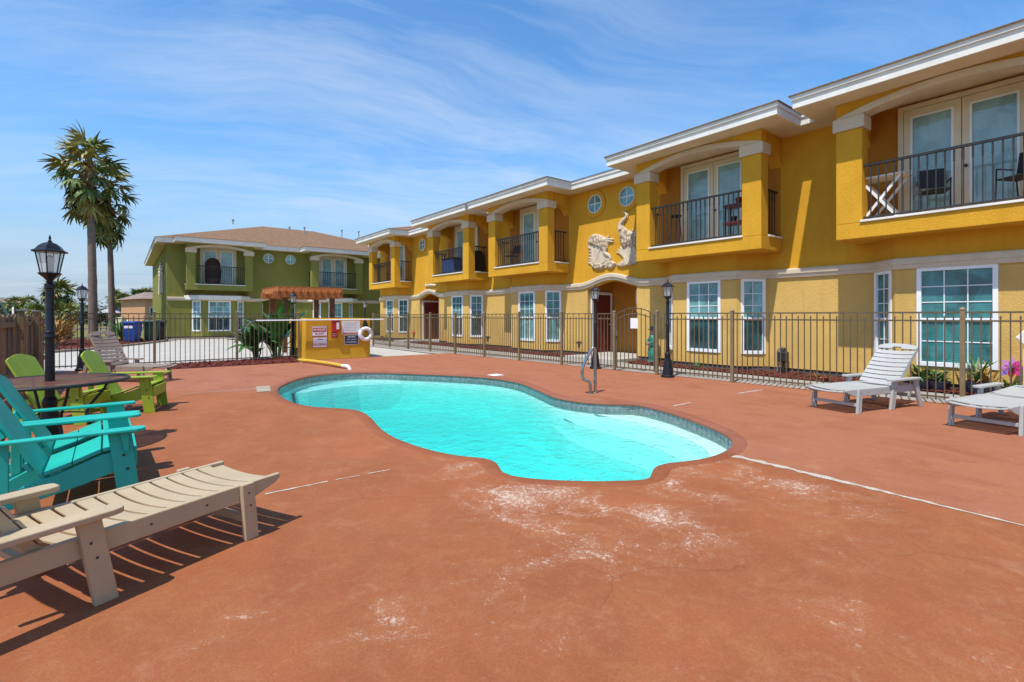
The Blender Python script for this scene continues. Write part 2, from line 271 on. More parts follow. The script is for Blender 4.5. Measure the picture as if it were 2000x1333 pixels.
# ---------------------------------------------------------------- mesh builder
class MB:
    def __init__(s): s.v = []; s.f = []
    def add(s, vs, fs):
        k = len(s.v); s.v += [tuple(x) for x in vs]; s.f += [tuple(i + k for i in f) for f in fs]; return s
    def hexa(s, p): return s.add(p, [(0, 3, 2, 1), (4, 5, 6, 7), (0, 1, 5, 4), (1, 2, 6, 5), (2, 3, 7, 6), (3, 0, 4, 7)])
    def box(s, x0, x1, y0, y1, z0, z1):
        return s.hexa([(x0, y0, z0), (x1, y0, z0), (x1, y1, z0), (x0, y1, z0), (x0, y0, z1), (x1, y0, z1), (x1, y1, z1), (x0, y1, z1)])
    def prism(s, poly, axis, c0, c1):
        n = len(poly)
        def pt(a, b, c): return {'x': (c, a, b), 'y': (a, c, b), 'z': (a, b, c)}[axis]
        vs = [pt(a, b, c0) for a, b in poly] + [pt(a, b, c1) for a, b in poly]
        return s.add(vs, [tuple(range(n)), tuple(range(2 * n - 1, n - 1, -1))] + [(i, (i + 1) % n, n + (i + 1) % n, n + i) for i in range(n)])
    def beam(s, a, b, w, h, up=(0, 0, 1)):
        a, b = Vector(a), Vector(b); d = (b - a).normalized(); u = Vector(up)
        if abs(d.dot(u)) > 0.98: u = Vector((0, 1, 0))
        r = d.cross(u).normalized() * w / 2; u = r.cross(d).normalized() * h / 2
        return s.hexa([a - r - u, a + r - u, b + r - u, b - r - u, a - r + u, a + r + u, b + r + u, b - r + u])
    def tube(s, pts, r, n=8, caps=True):
        pts = [Vector(p) for p in pts]; m = len(pts); rr = r if isinstance(r, (list, tuple)) else [r] * m
        ring = []; u = None
        for i, q in enumerate(pts):
            d = (pts[min(i + 1, m - 1)] - pts[max(i - 1, 0)]).normalized()
            if u is None: u = d.orthogonal().normalized()
            u = (u - d * u.dot(d)).normalized(); vv = d.cross(u)
            ring += [q + (u * math.cos(2 * math.pi * k / n) + vv * math.sin(2 * math.pi * k / n)) * rr[i] for k in range(n)]
        fs = [(i * n + k, i * n + (k + 1) % n, (i + 1) * n + (k + 1) % n, (i + 1) * n + k) for i in range(m - 1) for k in range(n)]
        if caps: fs += [tuple(range(n - 1, -1, -1)), tuple((m - 1) * n + k for k in range(n))]
        return s.add(ring, fs)
    def lathe(s, prof, n=12, cx=0, cy=0, rot=0.0):
        vs = [(cx + r * math.cos(rot + 2 * math.pi * k / n), cy + r * math.sin(rot + 2 * math.pi * k / n), z) for r, z in prof for k in range(n)]
        m = len(prof); fs = [(i * n + k, i * n + (k + 1) % n, (i + 1) * n + (k + 1) % n, (i + 1) * n + k) for i in range(m - 1) for k in range(n)]
        return s.add(vs, fs + [tuple(range(n - 1, -1, -1)), tuple((m - 1) * n + k for k in range(n))])
    def join(s, o, mat): return s.add([mat @ Vector(v) for v in o.v], o.f)
    def mesh(s, name, mat=None, smooth=False, fix=True):
        me = bpy.data.meshes.new(name); me.from_pydata(s.v, [], s.f)
        if fix:
            b = bmesh.new(); b.from_mesh(me); bmesh.ops.recalc_face_normals(b, faces=b.faces); b.to_mesh(me); b.free()
        if smooth:
            me.polygons.foreach_set('use_smooth', [True] * len(me.polygons)); me.set_sharp_from_angle(angle=R(38))
        if mat: me.materials.append(M[mat] if isinstance(mat, str) else mat)
        me.update(); return me
def ob(name, me, parent=None, loc=(0, 0, 0), rot=(0, 0, 0), bev=0.0):
    o = bpy.data.objects.new(name, me); col.objects.link(o); o.location = loc; o.rotation_euler = rot; o.parent = parent
    if bev:
        b = o.modifiers.new('bevel', 'BEVEL'); b.width = bev; b.segments = 2; b.limit_method = 'ANGLE'; b.angle_limit = R(40)
    return o
def part(mb, name, mat, parent, bev=0.0, smooth=False, loc=(0, 0, 0), rot=(0, 0, 0)):
    return ob(name, mb.mesh(name, mat, smooth), parent, loc, rot, bev)
def tag(o, label=None, cat=None, group=None, kind=None):
    for k, x in (('label', label), ('category', cat), ('group', group), ('kind', kind)):
        if x: o[k] = x
    return o
def thing(name, label, cat, loc=(0, 0, 0), rz=0.0, group=None):
    o = bpy.data.objects.new(name, None); col.objects.link(o); o.location = loc; o.rotation_euler = (0, 0, rz); o.empty_display_size = 0.2
    return tag(o, label, cat, group)
def struct(mb, name, mat, parent=None, **k):
    return tag(part(mb, name, mat, parent, **k), kind='structure')
def copy_tree(o, parent=None):
    c = o.copy(); col.objects.link(c); c.parent = parent
    for ch in [x for x in bpy.data.objects if x.parent == o]: copy_tree(ch, c)
    return c
def text_mesh(body, size, mat, width=None):
    cu = bpy.data.curves.new('t', 'FONT'); cu.body = body; cu.size = size; cu.align_x = 'CENTER'; cu.align_y = 'CENTER'; cu.extrude = 0.0015; cu.offset = size * 0.018
    o = bpy.data.objects.new('t', cu); col.objects.link(o); me = bpy.data.meshes.new_from_object(o); bpy.data.objects.remove(o)
    xs = [v.co.x for v in me.vertices]
    if width and xs:
        k = width / max(1e-6, max(xs) - min(xs))
        for v in me.vertices: v.co.x *= k
    me.materials.append(M[mat]); me.name = 'lettering'; return me

# ================================================================ the setting: ground, deck, pool
def fill(outer, holes, z):
    b = bmesh.new(); es = []
    for lp in [outer] + holes:
        vs_ = [b.verts.new((x, y, z)) for x, y in lp]
        es += [b.edges.new((vs_[i], vs_[(i + 1) % len(vs_)])) for i in range(len(vs_))]
    bmesh.ops.triangle_fill(b, use_beauty=True, use_dissolve=False, edges=es)
    for f in b.faces:
        if f.normal.z < 0: f.normal_flip()
    return b
def sheet(name, mat, outer, holes=(), z=0.0, kind='structure'):
    b = fill(outer, list(holes), z); me = bpy.data.meshes.new(name); b.to_mesh(me); b.free(); me.materials.append(M[mat])
    return tag(ob(name, me), kind=kind)
def spline(pts, per=5):
    o = []; n = len(pts)
    for i in range(n):
        a, b, c, d = (Vector(pts[(i + k) % n]) for k in (-1, 0, 1, 2))
        for j in range(per):
            t_ = j / per
            o.append(0.5 * ((2 * b) + (c - a) * t_ + (2 * a - 5 * b + 4 * c - d) * t_ ** 2 + (3 * b - a - 3 * c + d) * t_ ** 3))
    return o
def even(pts, step):
    n = len(pts); L = [0]
    for i in range(n): L.append(L[-1] + (pts[(i + 1) % n] - pts[i]).length)
    m = int(L[-1] / step); o = []; j = 0
    for k in range(m):
        s = k * L[-1] / m
        while L[j + 1] < s: j += 1
        u = (s - L[j]) / max(1e-9, L[j + 1] - L[j]); o.append(pts[j].lerp(pts[(j + 1) % n], u))
    return o
def offset(pts, d, smooth=0):
    n = len(pts); o = []
    for i in range(n):
        t_ = (pts[(i + 1) % n] - pts[i - 1]).normalized(); o.append(pts[i] + Vector((t_.y, -t_.x)) * d)
    for _ in range(smooth): o = [(o[i - 1] + o[i] * 2 + o[(i + 1) % n]) / 4 for i in range(n)]
    return o
POOLPX = [(620, 732), (680, 727.5), (740, 726.6), (800, 729), (875, 732), (950, 736.5), (1010, 745.5), (1050, 760), (1084, 774), (1118, 781), (1162, 785.6), (1207, 787.5), (1240, 787.5),
          (1275, 794.6), (1320, 807), (1365, 822.8), (1410, 840.8), (1432, 856), (1436, 868), (1428, 876.5), (1405, 889), (1365, 899), (1325, 903.8), (1300, 906.5), (1285, 910), (1279.5, 918), (1278, 928), (1275, 935),
          (1262, 939), (1235, 940), (1190, 941.5), (1120, 941), (1050, 937.5), (1010, 933), (985, 927), (973, 919), (969, 908), (962, 900), (945, 896), (890, 891), (830, 877.5), (770, 856.5), (740, 837), (722, 817), (702, 804), (672, 799.3), (620, 796.5), (585, 791), (557, 781), (541, 768), (543, 757), (560, 748), (585, 739)]
OL = [P(x, y).to_2d() for x, y in POOLPX]
OL = even(spline(OL, 6), 0.08)
if sum(OL[i - 1].cross(OL[i]) for i in range(len(OL))) < 0: OL.reverse()        # anticlockwise: offset(+) goes outward
nO = len(OL)
def ring_faces(m, n): return [(i * n + k, i * n + (k + 1) % n, (i + 1) * n + (k + 1) % n, (i + 1) * n + k) for i in range(m - 1) for k in range(n)]

sheet('ground', 'lawn', [(-1500, -1500), (1500, -1500), (1500, 1500), (-1500, 1500)], [[(-5.5, -7.5), (9.3, -7.5), (9.3, 15.7), (-5.5, 15.7)]], -0.09)
FA, FB = Vector((10.62, -3.0)), Vector((9.42, 22.6))                             # the long fence
def fence_x(y): return FA.x + (FB.x - FA.x) * (y - FA.y) / (FB.y - FA.y)
HOLE = offset(OL, 0.06, 3)
deck = sheet('pool_deck', 'deck', [(-7, -9), (10.9, -9), (10.75, -3), (fence_x(16.4) + 0.12, 16.4), (4.45, 16.45), (4.35, 15.95), (0.9, 15.95), (0.85, 17.05), (-7, 17.05)], [[tuple(q) for q in HOLE]], 0.0)
sheet('walkway', 'walk', [(10.3, -9), (12.1, -9), (12.05, 30), (9.2, 30), (9.2, 17), (9.6, 15)], (), -0.006)
sheet('driveway', 'concrete', [(-9, 17.0), (0.88, 17.0), (0.88, 15.6), (9.4, 15.6), (9.4, 29.9), (13, 29.9), (13, 36.9), (2.2, 36.9), (2.0, 33.9), (0.6, 30.6), (-1.2, 27.2), (-3, 25.3), (-9, 24.2)], (), -0.03)
sheet('road', 'asphalt', [(-300, 66), (300, 78), (300, 84), (-300, 72)], (), -0.05)
# expansion joints and worn strips in the deck
def strip(px, w0, mat='joint', z=0.0035, name='joint_filler'):
    mb = MB(); pts = [P(*q).to_2d() for q in px]; r_ = random.Random(int(px[0][0]))
    dense = []; ws = w0 if isinstance(w0, list) else [w0] * len(pts); wd = []
    for j, (a, b) in enumerate(zip(pts, pts[1:])):
        k = max(2, int((b - a).length / 0.05))
        dense += [a.lerp(b, i / k) for i in range(k)]; wd += [ws[j] + (ws[j + 1] - ws[j]) * i / k for i in range(k)]
    dense.append(pts[-1]); wd.append(ws[-1]); vs_ = []; fs = []
    for i, q in enumerate(dense):
        t_ = (dense[min(i + 1, len(dense) - 1)] - dense[max(0, i - 1)]).normalized(); nn = Vector((t_.y, -t_.x)) * wd[i] / 2
        a = q + nn * r_.uniform(0.35, 1.2); b = q - nn * r_.uniform(0.35, 1.2)
        vs_ += [(a.x, a.y, z), (b.x, b.y, z)]
        if i: fs.append((2 * i - 2, 2 * i - 1, 2 * i + 1, 2 * i))
    mb.add(vs_, fs); return part(mb, name, mat, deck)
strip([(518, 966), (640, 941)], 0.028); strip([(655, 938), (702, 930)], 0.022); strip([(718, 926), (762, 918)], 0.02)
strip([(352, 770), (440, 764), (527, 758)], 0.035); strip([(1422, 889), (1520, 911), (1640, 940), (1800, 979), (2040, 1037)], [0.13, 0.10, 0.085, 0.045, 0.03])
strip([(1315, 793.5), (1349, 787)], 0.05); strip([(1440, 769), (1490, 762)], 0.06)
mb = MB(); a = [P(*q) for q in ((500, 756), (527, 754), (529, 765), (502, 767))]; mb.add([(q.x, q.y, 0.0075) for q in a], [(0, 1, 2, 3)]); part(mb, 'concrete_patch', 'kerb', deck)
for q in ((968, 733.5), ):
    c = P(*q); part(MB().box(c.x - 0.14, c.x + 0.14, c.y - 0.14, c.y + 0.14, 0.002, 0.014), 'skimmer_lid', 'white', deck, bev=0.004)
# pool
mb = MB(); prof = [(0.0, -0.05), (-0.022, -0.042), (-0.03, -0.024), (-0.022, -0.004), (0.005, 0.008), (0.06, 0.0085), (0.12, 0.006), (0.135, -0.004)]
rings = [offset(OL, d, 2 if d < 0.05 else 5) for d, z in prof]
mb.add([(q.x, q.y, z) for (d, z), rg in zip(prof, rings) for q in rg], ring_faces(len(prof), nO)); struct(mb, 'pool_coping', 'coping', smooth=True)
basin_z = -0.86; inner = offset(OL, -0.30, 14)
mb = MB(); lv = [(OL, -0.03), (OL, -0.20), (offset(OL, -0.05, 3), -0.42), (offset(OL, -0.16, 8), -0.72), (inner, basin_z)]
mb.add([(q.x, q.y, z) for rg, z in lv[1:] for q in rg], ring_faces(len(lv) - 1, nO))
b = fill([tuple(q) for q in inner], [], basin_z); b.verts.index_update(); mb.add([v.co for v in b.verts], [[v.index for v in f.verts] for f in b.faces]); b.free()
basin = struct(mb, 'pool_basin', 'plaster', smooth=True)
mb = MB(); mb.add([(q.x, q.y, z) for rg, z in lv[:2] for q in rg], ring_faces(2, nO)); part(mb, 'grout_band', 'grout', basin)
mb = MB(); tl = even(OL, 0.115)
for i in range(len(tl)):
    a, b_ = tl[i], tl[(i + 1) % len(tl)]; d = (b_ - a); nn = Vector((-d.y, d.x)).normalized(); a2 = a + d * 0.04; b2 = a + d * 0.96
    for z0, z1 in ((-0.105, -0.045), (-0.172, -0.111)):
        q = nn * rnd.uniform(0.006, 0.010)
        mb.hexa([(*a2, z0), (*b2, z0), (*(b2 + q), z0), (*(a2 + q), z0), (*a2, z1), (*b2, z1), (*(b2 + q), z1), (*(a2 + q), z1)])
tag(part(mb, 'waterline_tile', 'tile', basin), kind='stuff')
def near_i(q): return min(range(nO), key=lambda i: (OL[i] - q).length)
def ledge(p0, p1, via, inner_px, z, name):
    i0, i1, iv = near_i(P(*p0).to_2d()), near_i(P(*p1).to_2d()), near_i(P(*via).to_2d())
    seq = []; i = i0
    while True:
        seq.append(OL[i]);
        if i == i1: break
        i = (i + 1) % nO
    if iv not in [(i0 + k) % nO for k in range(len(seq))]:
        seq = []; i = i0
        while True:
            seq.append(OL[i])
            if i == i1: break
            i = (i - 1) % nO
    inn = [P(x, y, -0.125).to_2d() for x, y in inner_px]; cen = sum(OL, Vector((0, 0))) / nO
    poly = [tuple(q) for q in seq] + [tuple(q) for q in reversed(inn)]
    b = fill(poly, [], z); b.verts.index_update(); mb = MB().add([v.co for v in b.verts], [[v.index for v in f.verts] for f in b.faces]); b.free()
    k = len(inn); mb.add([(*q, z) for q in inn] + [(*(q + (cen - q).normalized() * 0.16), basin_z) for q in inn], [(i, i + 1, k + i + 1, k + i) for i in range(k - 1)])
    return part(mb, name, 'plaster', basin)
ledge((1070, 769), (1418, 883), (1320, 807), [(1090, 781), (1135, 795), (1190, 805), (1245, 815), (1300, 830), (1345, 846), (1378, 864), (1392, 884), (1388, 897)], -0.205, 'step')
ledge((1055, 762), (1395, 892), (1320, 807), [(1078, 781), (1125, 804), (1185, 819), (1240, 831), (1290, 847), (1330, 865), (1358, 886), (1362, 900)], -0.34, 'step')
ledge((1042, 757), (1370, 898), (1320, 807), [(1066, 782), (1115, 814), (1180, 836), (1235, 850), (1280, 866), (1312, 885), (1330, 903)], -0.50, 'step')
ledge((562, 748), (800, 729), (680, 727), [(575, 756), (600, 754), (650, 747), (700, 742), (760, 739), (800, 738)], -0.26, 'bench')
mb = MB(); wo = offset(OL, 0.05, 3); nW = len(wo); b = fill([tuple(q) for q in wo], [], -0.125); b.verts.index_update()
mb.add([v.co for v in b.verts], [[v.index for v in f.verts] for f in b.faces]); b.free()
b = fill([tuple(q) for q in wo], [], -1.3); b.verts.index_update(); mb.add([v.co for v in b.verts], [[v.index for v in f.verts] for f in b.faces]); b.free()
mb.add([(q.x, q.y, z) for z in (-1.3, -0.125) for q in wo], ring_faces(2, nW))
me = mb.mesh('pool_water', 'water', False, False); b = bmesh.new(); b.from_mesh(me); bmesh.ops.remove_doubles(b, verts=b.verts, dist=1e-4); bmesh.ops.recalc_face_normals(b, faces=b.faces); b.to_mesh(me); b.free()
tag(ob('pool_water', me), kind='structure')
# mulch beds: bumpy sheets, chips in the relief
def mulch(poly, z=0.012, seed=1, step=0.16):
    r_ = random.Random(seed); xs = [p_[0] for p_ in poly]; ys = [p_[1] for p_ in poly]
    def inside(x, y):
        c = False
        for i in range(len(poly)):
            (x1, y1), (x2, y2) = poly[i - 1], poly[i]
            if (y1 > y) != (y2 > y) and x < (x2 - x1) * (y - y1) / (y2 - y1) + x1: c = not c
        return c
    mb = MB(); b = fill(poly, [], z); b.verts.index_update(); mb.add([v.co for v in b.verts], [[v.index for v in f.verts] for f in b.faces]); b.free()
    area = (max(xs) - min(xs)) * (max(ys) - min(ys))
    for _ in range(int(min(5200, area * 120))):
        x, y = r_.uniform(min(xs), max(xs)), r_.uniform(min(ys), max(ys))
        if not inside(x, y): continue
        a_ = r_.uniform(0, 6.28); l_, w_ = r_.uniform(0.03, 0.09), r_.uniform(0.012, 0.03); dx, dy = math.cos(a_), math.sin(a_); h1, h2 = r_.uniform(0.0, 0.05), r_.uniform(0.0, 0.05)
        mb.add([(x - dx * l_ - dy * w_, y - dy * l_ + dx * w_, z + h1), (x - dx * l_ + dy * w_, y - dy * l_ - dx * w_, z + h1 * 0.4), (x + dx * l_ + dy * w_, y + dy * l_ - dx * w_, z + h2), (x + dx * l_ - dy * w_, y + dy * l_ + dx * w_, z + h2 * 0.5)], [(0, 1, 2, 3)])
    return tag(ob('mulch_bed', mb.mesh('mulch_bed', 'mulch', False, False)), kind='stuff')
mulch([(11.85, -4), (13.0, -4), (13.0, 10.0), (11.85, 9.6)], 0.012, 1); mulch([(11.85, 12.6), (13.0, 12.2), (13.0, 24.2), (11.8, 23.8)], 0.012, 2); mulch([(11.8, 25.6), (13, 25.4), (13, 30.2), (11.7, 30.0)], 0.012, 3)
mulch([(0.95, 15.98), (4.3, 15.98), (4.5, 17.9), (0.95, 17.7)], 0.008, 4); mulch([(-1.3, 27.6), (0.4, 30.8), (1.8, 34.2), (1.9, 37), (-3.5, 41), (-6.5, 34), (-5.5, 26.4), (-3.1, 25.7)], 0.01, 5)
def kerb(pts, w_=0.14, h=0.11):
    o = tag(bpy.data.objects.new('kerb', None), kind='structure'); mb = MB()
    for a, b_ in zip(pts, pts[1:]): mb.beam((*a, h / 2 - 0.05), (*b_, h / 2 - 0.05), w_, h)
    return struct(mb, 'kerb', 'kerb', bev=0.015)
kerb([(-5.5, 26.2), (-3.05, 25.45), (-1.25, 27.35), (0.5, 30.7), (1.9, 34.0), (2.05, 36.7)]); kerb([(2.3, 36.1), (7.6, 36.1)])
part(MB().box(13.0 - 1.3, 13.2, 10.05, 12.15, -0.02, 0.085), 'entry_step', 'concrete', None, bev=0.01)['kind'] = 'structure'
part(MB().box(13.0 - 1.3, 13.2, 24.3, 25.5, -0.02, 0.085), 'entry_step', 'concrete', None, bev=0.01)['kind'] = 'structure'

# ================================================================ the two apartment buildings (local x along the front, y outward, z up)
PANE = {}
def pane_mesh(w_, h_, mat):
    k = (round(w_, 3), round(h_, 3), mat)
    if k not in PANE: PANE[k] = MB().box(-w_ / 2, w_ / 2, -0.006, 0.006, -h_ / 2, h_ / 2).mesh('pane', mat)
    return PANE[k]
def window(parent, x, y, z, rz, w_, h_, cols, up, low, mu='glass', ml='glass', name='window'):
    """double-hung window: frame with meeting rail and bars, a pane in each opening; up / low = rows per sash"""
    f = 0.055; mb = MB(); W, H = w_ / 2, h_
    for a in ((-W - 0.02, -W + f), (W - f, W + 0.02)): mb.box(a[0], a[1], -0.07, 0.022, -0.02, H + 0.02)
    mb.box(-W + f, W - f, -0.07, 0.022, H - f, H + 0.02); mb.box(-W + f, W - f, -0.07, 0.034, -0.02, f + 0.01)
    mid = H * 0.47; mb.box(-W + f, W - f, -0.055, 0.008, mid - 0.028, mid + 0.028)
    o = None; spans = []
    for (z0, z1, rows, mt) in ((mid + 0.028, H - f, up, mu), (f + 0.01, mid - 0.028, low, ml)):
        cw = (w_ - 2 * f) / cols; ch = (z1 - z0) / rows
        for c in range(1, cols): mb.box(-W + f + c * cw - 0.009, -W + f + c * cw + 0.009, -0.045, -0.012, z0, z1)
        for r_ in range(1, rows): mb.box(-W + f, W - f, -0.045, -0.0135, z0 + r_ * ch - 0.009, z0 + r_ * ch + 0.009)
        spans += [(-W + f + (c + 0.5) * cw, z0 + (r_ + 0.5) * ch, cw, ch, mt) for c in range(cols) for r_ in range(rows)]
    o = part(mb, name, 'vinyl', parent, bev=0.004, loc=(x, y, z), rot=(0, 0, rz))
    for (px, pz, pw, ph, mt) in spans: ob('pane', pane_mesh(pw, ph, mt), o, (px, -0.032, pz))
    return o
def panel(w_, z0, z1, hole=None, th=0.12):
    """wall panel of width w_ centred on x = 0, outer face on y = 0, one rectangular opening (hw, hz0, hz1)"""
    mb = MB(); W = w_ / 2
    if not hole: return mb.box(-W, W, -th, 0, z0, z1)
    h = hole[0] / 2
    mb.box(-W, -h, -th, 0, z0, z1); mb.box(h, W, -th, 0, z0, z1); mb.box(-h, h, -th, 0, z0, hole[1]); mb.box(-h, h, -th, 0, hole[2], z1); return mb
def railing(parent, x0, x1, y, z0, z1, rz=0.0, loc=(0, 0, 0), bal=None):
    mb = MB(); mb.box(x0, x1, y - 0.03, y + 0.03, z1 - 0.045, z1); 
    r_ = part(mb, 'balcony_railing', 'iron', parent, bev=0.004, loc=loc, rot=(0, 0, rz)); part(MB().box(x0, x1, y - 0.02, y + 0.02, z0, z0 + 0.035), 'bottom_rail', 'iron', r_); n = max(2, int(round((x1 - x0) / 0.128)))
    for i in range(1, n): ob('baluster', bal, r_, (x0 + (x1 - x0) * i / n, y, z0 + 0.035))
    return r_
BAL = MB().box(-0.009, 0.009, -0.009, 0.009, 0, 1.02).box(-0.014, 0.014, -0.014, 0.014, 0.80, 1.0).mesh('baluster', 'iron')
def french_door(parent, x, y, z, mat, w_=1.84, h_=2.36):
    mb = MB(); W = w_ / 2
    mb.box(-W - 0.09, -W, 0.0, 0.07, 0, h_ + 0.09); mb.box(W, W + 0.09, 0.0, 0.07, 0, h_ + 0.09); mb.box(-W, W, 0.0, 0.07, h_, h_ + 0.09)
    part(mb, 'door_frame', mat, parent, bev=0.005, loc=(x, y, z))
    for s in (-1, 1):
        c = s * W / 2; lw = W - 0.012; mb = MB(); st = 0.13
        mb.box(-lw / 2, -lw / 2 + st, 0.005, 0.05, 0.01, h_ - 0.01); mb.box(lw / 2 - st, lw / 2, 0.005, 0.05, 0.01, h_ - 0.01)
        mb.box(-lw / 2 + st, lw / 2 - st, 0.005, 0.05, h_ - 0.17, h_ - 0.01); mb.box(-lw / 2 + st, lw / 2 - st, 0.005, 0.05, 0.01, 0.25)
        d = part(mb, 'door', mat, parent, bev=0.004, loc=(x + c, y, z)); pw, ph = lw - 2 * st, h_ - 0.42
        mb = MB()
        for a in (-1, 1): mb.box(a * pw / 2 - 0.02, a * pw / 2 + 0.02, 0.05, 0.062, 0.235, 0.265 + ph)
        mb.box(-pw / 2, pw / 2, 0.05, 0.061, 0.235, 0.27); mb.box(-pw / 2, pw / 2, 0.05, 0.061, 0.225 + ph, 0.265 + ph); part(mb, 'glazing_bead', 'vinyl', d)
        ob('pane', pane_mesh(pw, ph, 'doorglass'), d, (0, 0.028, 0.25 + ph / 2))
        if s < 0: part(MB().lathe([(0.026, 0), (0.03, 0.012), (0.012, 0.02), (0.028, 0.05), (0.02, 0.06)], 10), 'handle', 'iron', d, smooth=True, loc=(lw / 2 - 0.06, 0.05, 1.0), rot=(R(-90), 0, 0))
def arc(a0, a1, z0, rise, n=20, p_=2.2):
    c, h = (a0 + a1) / 2, (a1 - a0) / 2
    return [(a0 + (a1 - a0) * i / n, z0 + rise * (1 - abs((a0 + (a1 - a0) * i / n - c) / h) ** p_)) for i in range(n + 1)]
BAYW = 3.63
def boxes(name, mat, parent, *bs):
    for q in bs: part(MB().box(*q), name, mat, parent)
def bay(bld, s0, C, win_w=0.95, side_w=0.56, hood=False, panes=(3, 3, 1), ml='darkglass', mu='glass'):
    s1 = s0 + BAYW; c = (s0 + s1) / 2; W, Wl = C['wall'], C['low']
    # bay window below
    hw, ho, pr = 0.93, 1.50, 0.55; mb = MB(); z0, z1 = 0.13, 3.0; wz0, wz1 = 0.46, 2.345; side = Vector((ho - hw, -pr)); sl_ = side.length
    mb.join(panel(2 * hw, z0, z1, (win_w, wz0, wz1)), Matrix.Translation((c, pr, 0)))
    for sg in (-1, 1):
        mid = (c + sg * (hw + ho) / 2, pr / 2); an = math.atan2(sg * (ho - hw), pr)       # outward normal angle from +y
        mb.join(panel(sl_, z0, z1, (side_w, wz0, wz1)), Matrix.Translation((mid[0], mid[1], 0)) @ Matrix.Rotation(-an, 4, 'Z'))
        window(bld, mid[0], mid[1], wz0, -an, side_w, wz1 - wz0, 2, panes[1], panes[2], mu, ml)
    part(mb, 'bay_wall', Wl, bld)
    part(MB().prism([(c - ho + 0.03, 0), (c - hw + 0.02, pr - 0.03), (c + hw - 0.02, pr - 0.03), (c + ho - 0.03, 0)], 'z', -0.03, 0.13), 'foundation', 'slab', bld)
    window(bld, c, pr, wz0, 0, win_w, wz1 - wz0, panes[0], panes[1], panes[2], mu, ml)
    if hood:
        mb = MB(); mb.prism([(c - ho - 0.35, 0.0), (c - hw - 0.22, pr + 0.33), (c + hw + 0.22, pr + 0.33), (c + ho + 0.35, 0.0)], 'z', 2.42, 2.68); part(mb, 'bay_hood', 'trim', bld, bev=0.01)
        part(MB().prism([(c - ho - 0.30, 0.0), (c - hw - 0.18, pr + 0.29), (c + hw + 0.18, pr + 0.29), (c + ho + 0.30, 0.0)], 'z', 2.68, 2.75), 'bay_hood_roof', 'shingle', bld)
    # balcony
    y1, cw, cd = 1.10, 0.47, 0.34
    part(MB().box(s0, s1, 0.0, y1, 3.0, 3.32), 'balcony_floor', W, bld, bev=0.012)
    for a, b_ in ((s0, s0 + cw), (s1 - cw, s1)):
        part(MB().box(a, b_, y1 - cd, y1, 3.32, 5.26), 'column', W, bld, bev=0.012)
        part(MB().box(a - 0.05, b_ + 0.05, y1 - cd - 0.05, y1 + 0.05, 5.26, 5.52), 'capital', C['cast'], bld, bev=0.015)
    i0, i1 = s0 + cw, s1 - cw
    # arch band and header above it
    ext = arc(s0 - 0.04, s1 + 0.04, 5.521, 0.295, 28, 2.0); inn = arc(i0 + 0.0, i1 - 0.0, 5.521, 0.16, 28, 2.1)
    part(MB().prism(ext + inn[::-1], 'y', y1 - cd, y1 + 0.045), 'arch', C['cast'], bld, bev=0.01)
    ex2 = arc(s0, s1, 5.50, 0.28, 28, 2.0); h = len(ex2) // 2
    mb = MB(); mb.prism(ex2[:h + 1] + [(c, 5.829), (s0, 5.829)], 'y', y1 - cd + 0.03, y1); mb.prism(ex2[h:] + [(s1, 5.829), (c, 5.829)], 'y', y1 - cd + 0.03, y1); part(mb, 'header', W, bld)
    for a, b_ in ((s0, s0 + 0.3), (s1 - 0.3, s1)):
        part(MB().prism([(0.0, 5.10), (0.10, 5.26), (0.22, 5.37), (0.40, 5.43), (y1 - cd, 5.45), (y1 - cd, 5.829), (0.0, 5.829)], 'x', a, b_), 'side_header', W, bld)
    part(MB().box(i0 - 0.03, i1 + 0.03, y1 - 0.20, y1 + 0.035, 3.321, 3.365), 'sill', 'trim', bld, bev=0.006)
    for a, b_ in ((s0 - 0.035, s0 + 0.2), (s1 - 0.2, s1 + 0.035)): part(MB().box(a, b_, 0.06, y1 - cd - 0.01, 3.321, 3.365), 'sill', 'trim', bld, bev=0.006)
    railing(bld, i0, i1, y1 - 0.09, 3.40, 4.50, bal=BAL)
    for a in (s0 + 0.09, s1 - 0.09): railing(bld, 0.10, y1 - cd, 0.0, 3.40, 4.50, R(90), (a, 0, 0), BAL)
    french_door(bld, c, 0.012, 3.33, C['door'])
    # eaves over the bay
    e0, e1, ey = s0 - 0.62, s1 + 0.62, 1.68
    boxes('fascia', 'trim', bld, (e0, e1, ey - 0.03, ey, 5.83, 6.02), (e0, e0 + 0.03, 0.56, ey - 0.03, 5.83, 6.02), (e1 - 0.03, e1, 0.56, ey - 0.03, 5.83, 6.02))
    boxes('drip_board', 'trim', bld, (e0 - 0.03, e1 + 0.03, ey, ey + 0.035, 6.0, 6.10), (e0 - 0.03, e0 - 0.001, 0.59, ey, 6.0, 6.10), (e1 + 0.001, e1 + 0.03, 0.59, ey, 6.0, 6.10))
    part(MB().box(s0 + 0.05, s1 - 0.05, 0.0, 0.010, 3.321, 5.828), 'balcony_wall', C['bounce_wall'], bld)  # thin overlay; on the yellow block its colour carries the bounced light
    part(MB().box(e0 + 0.03, e1 - 0.03, 0.55, ey - 0.03, 5.833, 5.855), 'soffit', 'soffit', bld)
    sp = 0.29; g0, g1, gy = e0 - 0.06, e1 + 0.06, ey + 0.07; hh = (g1 - g0) / 2; zt = 6.105 + sp * hh; yb = 0.57 - (zt - 6.105) / sp
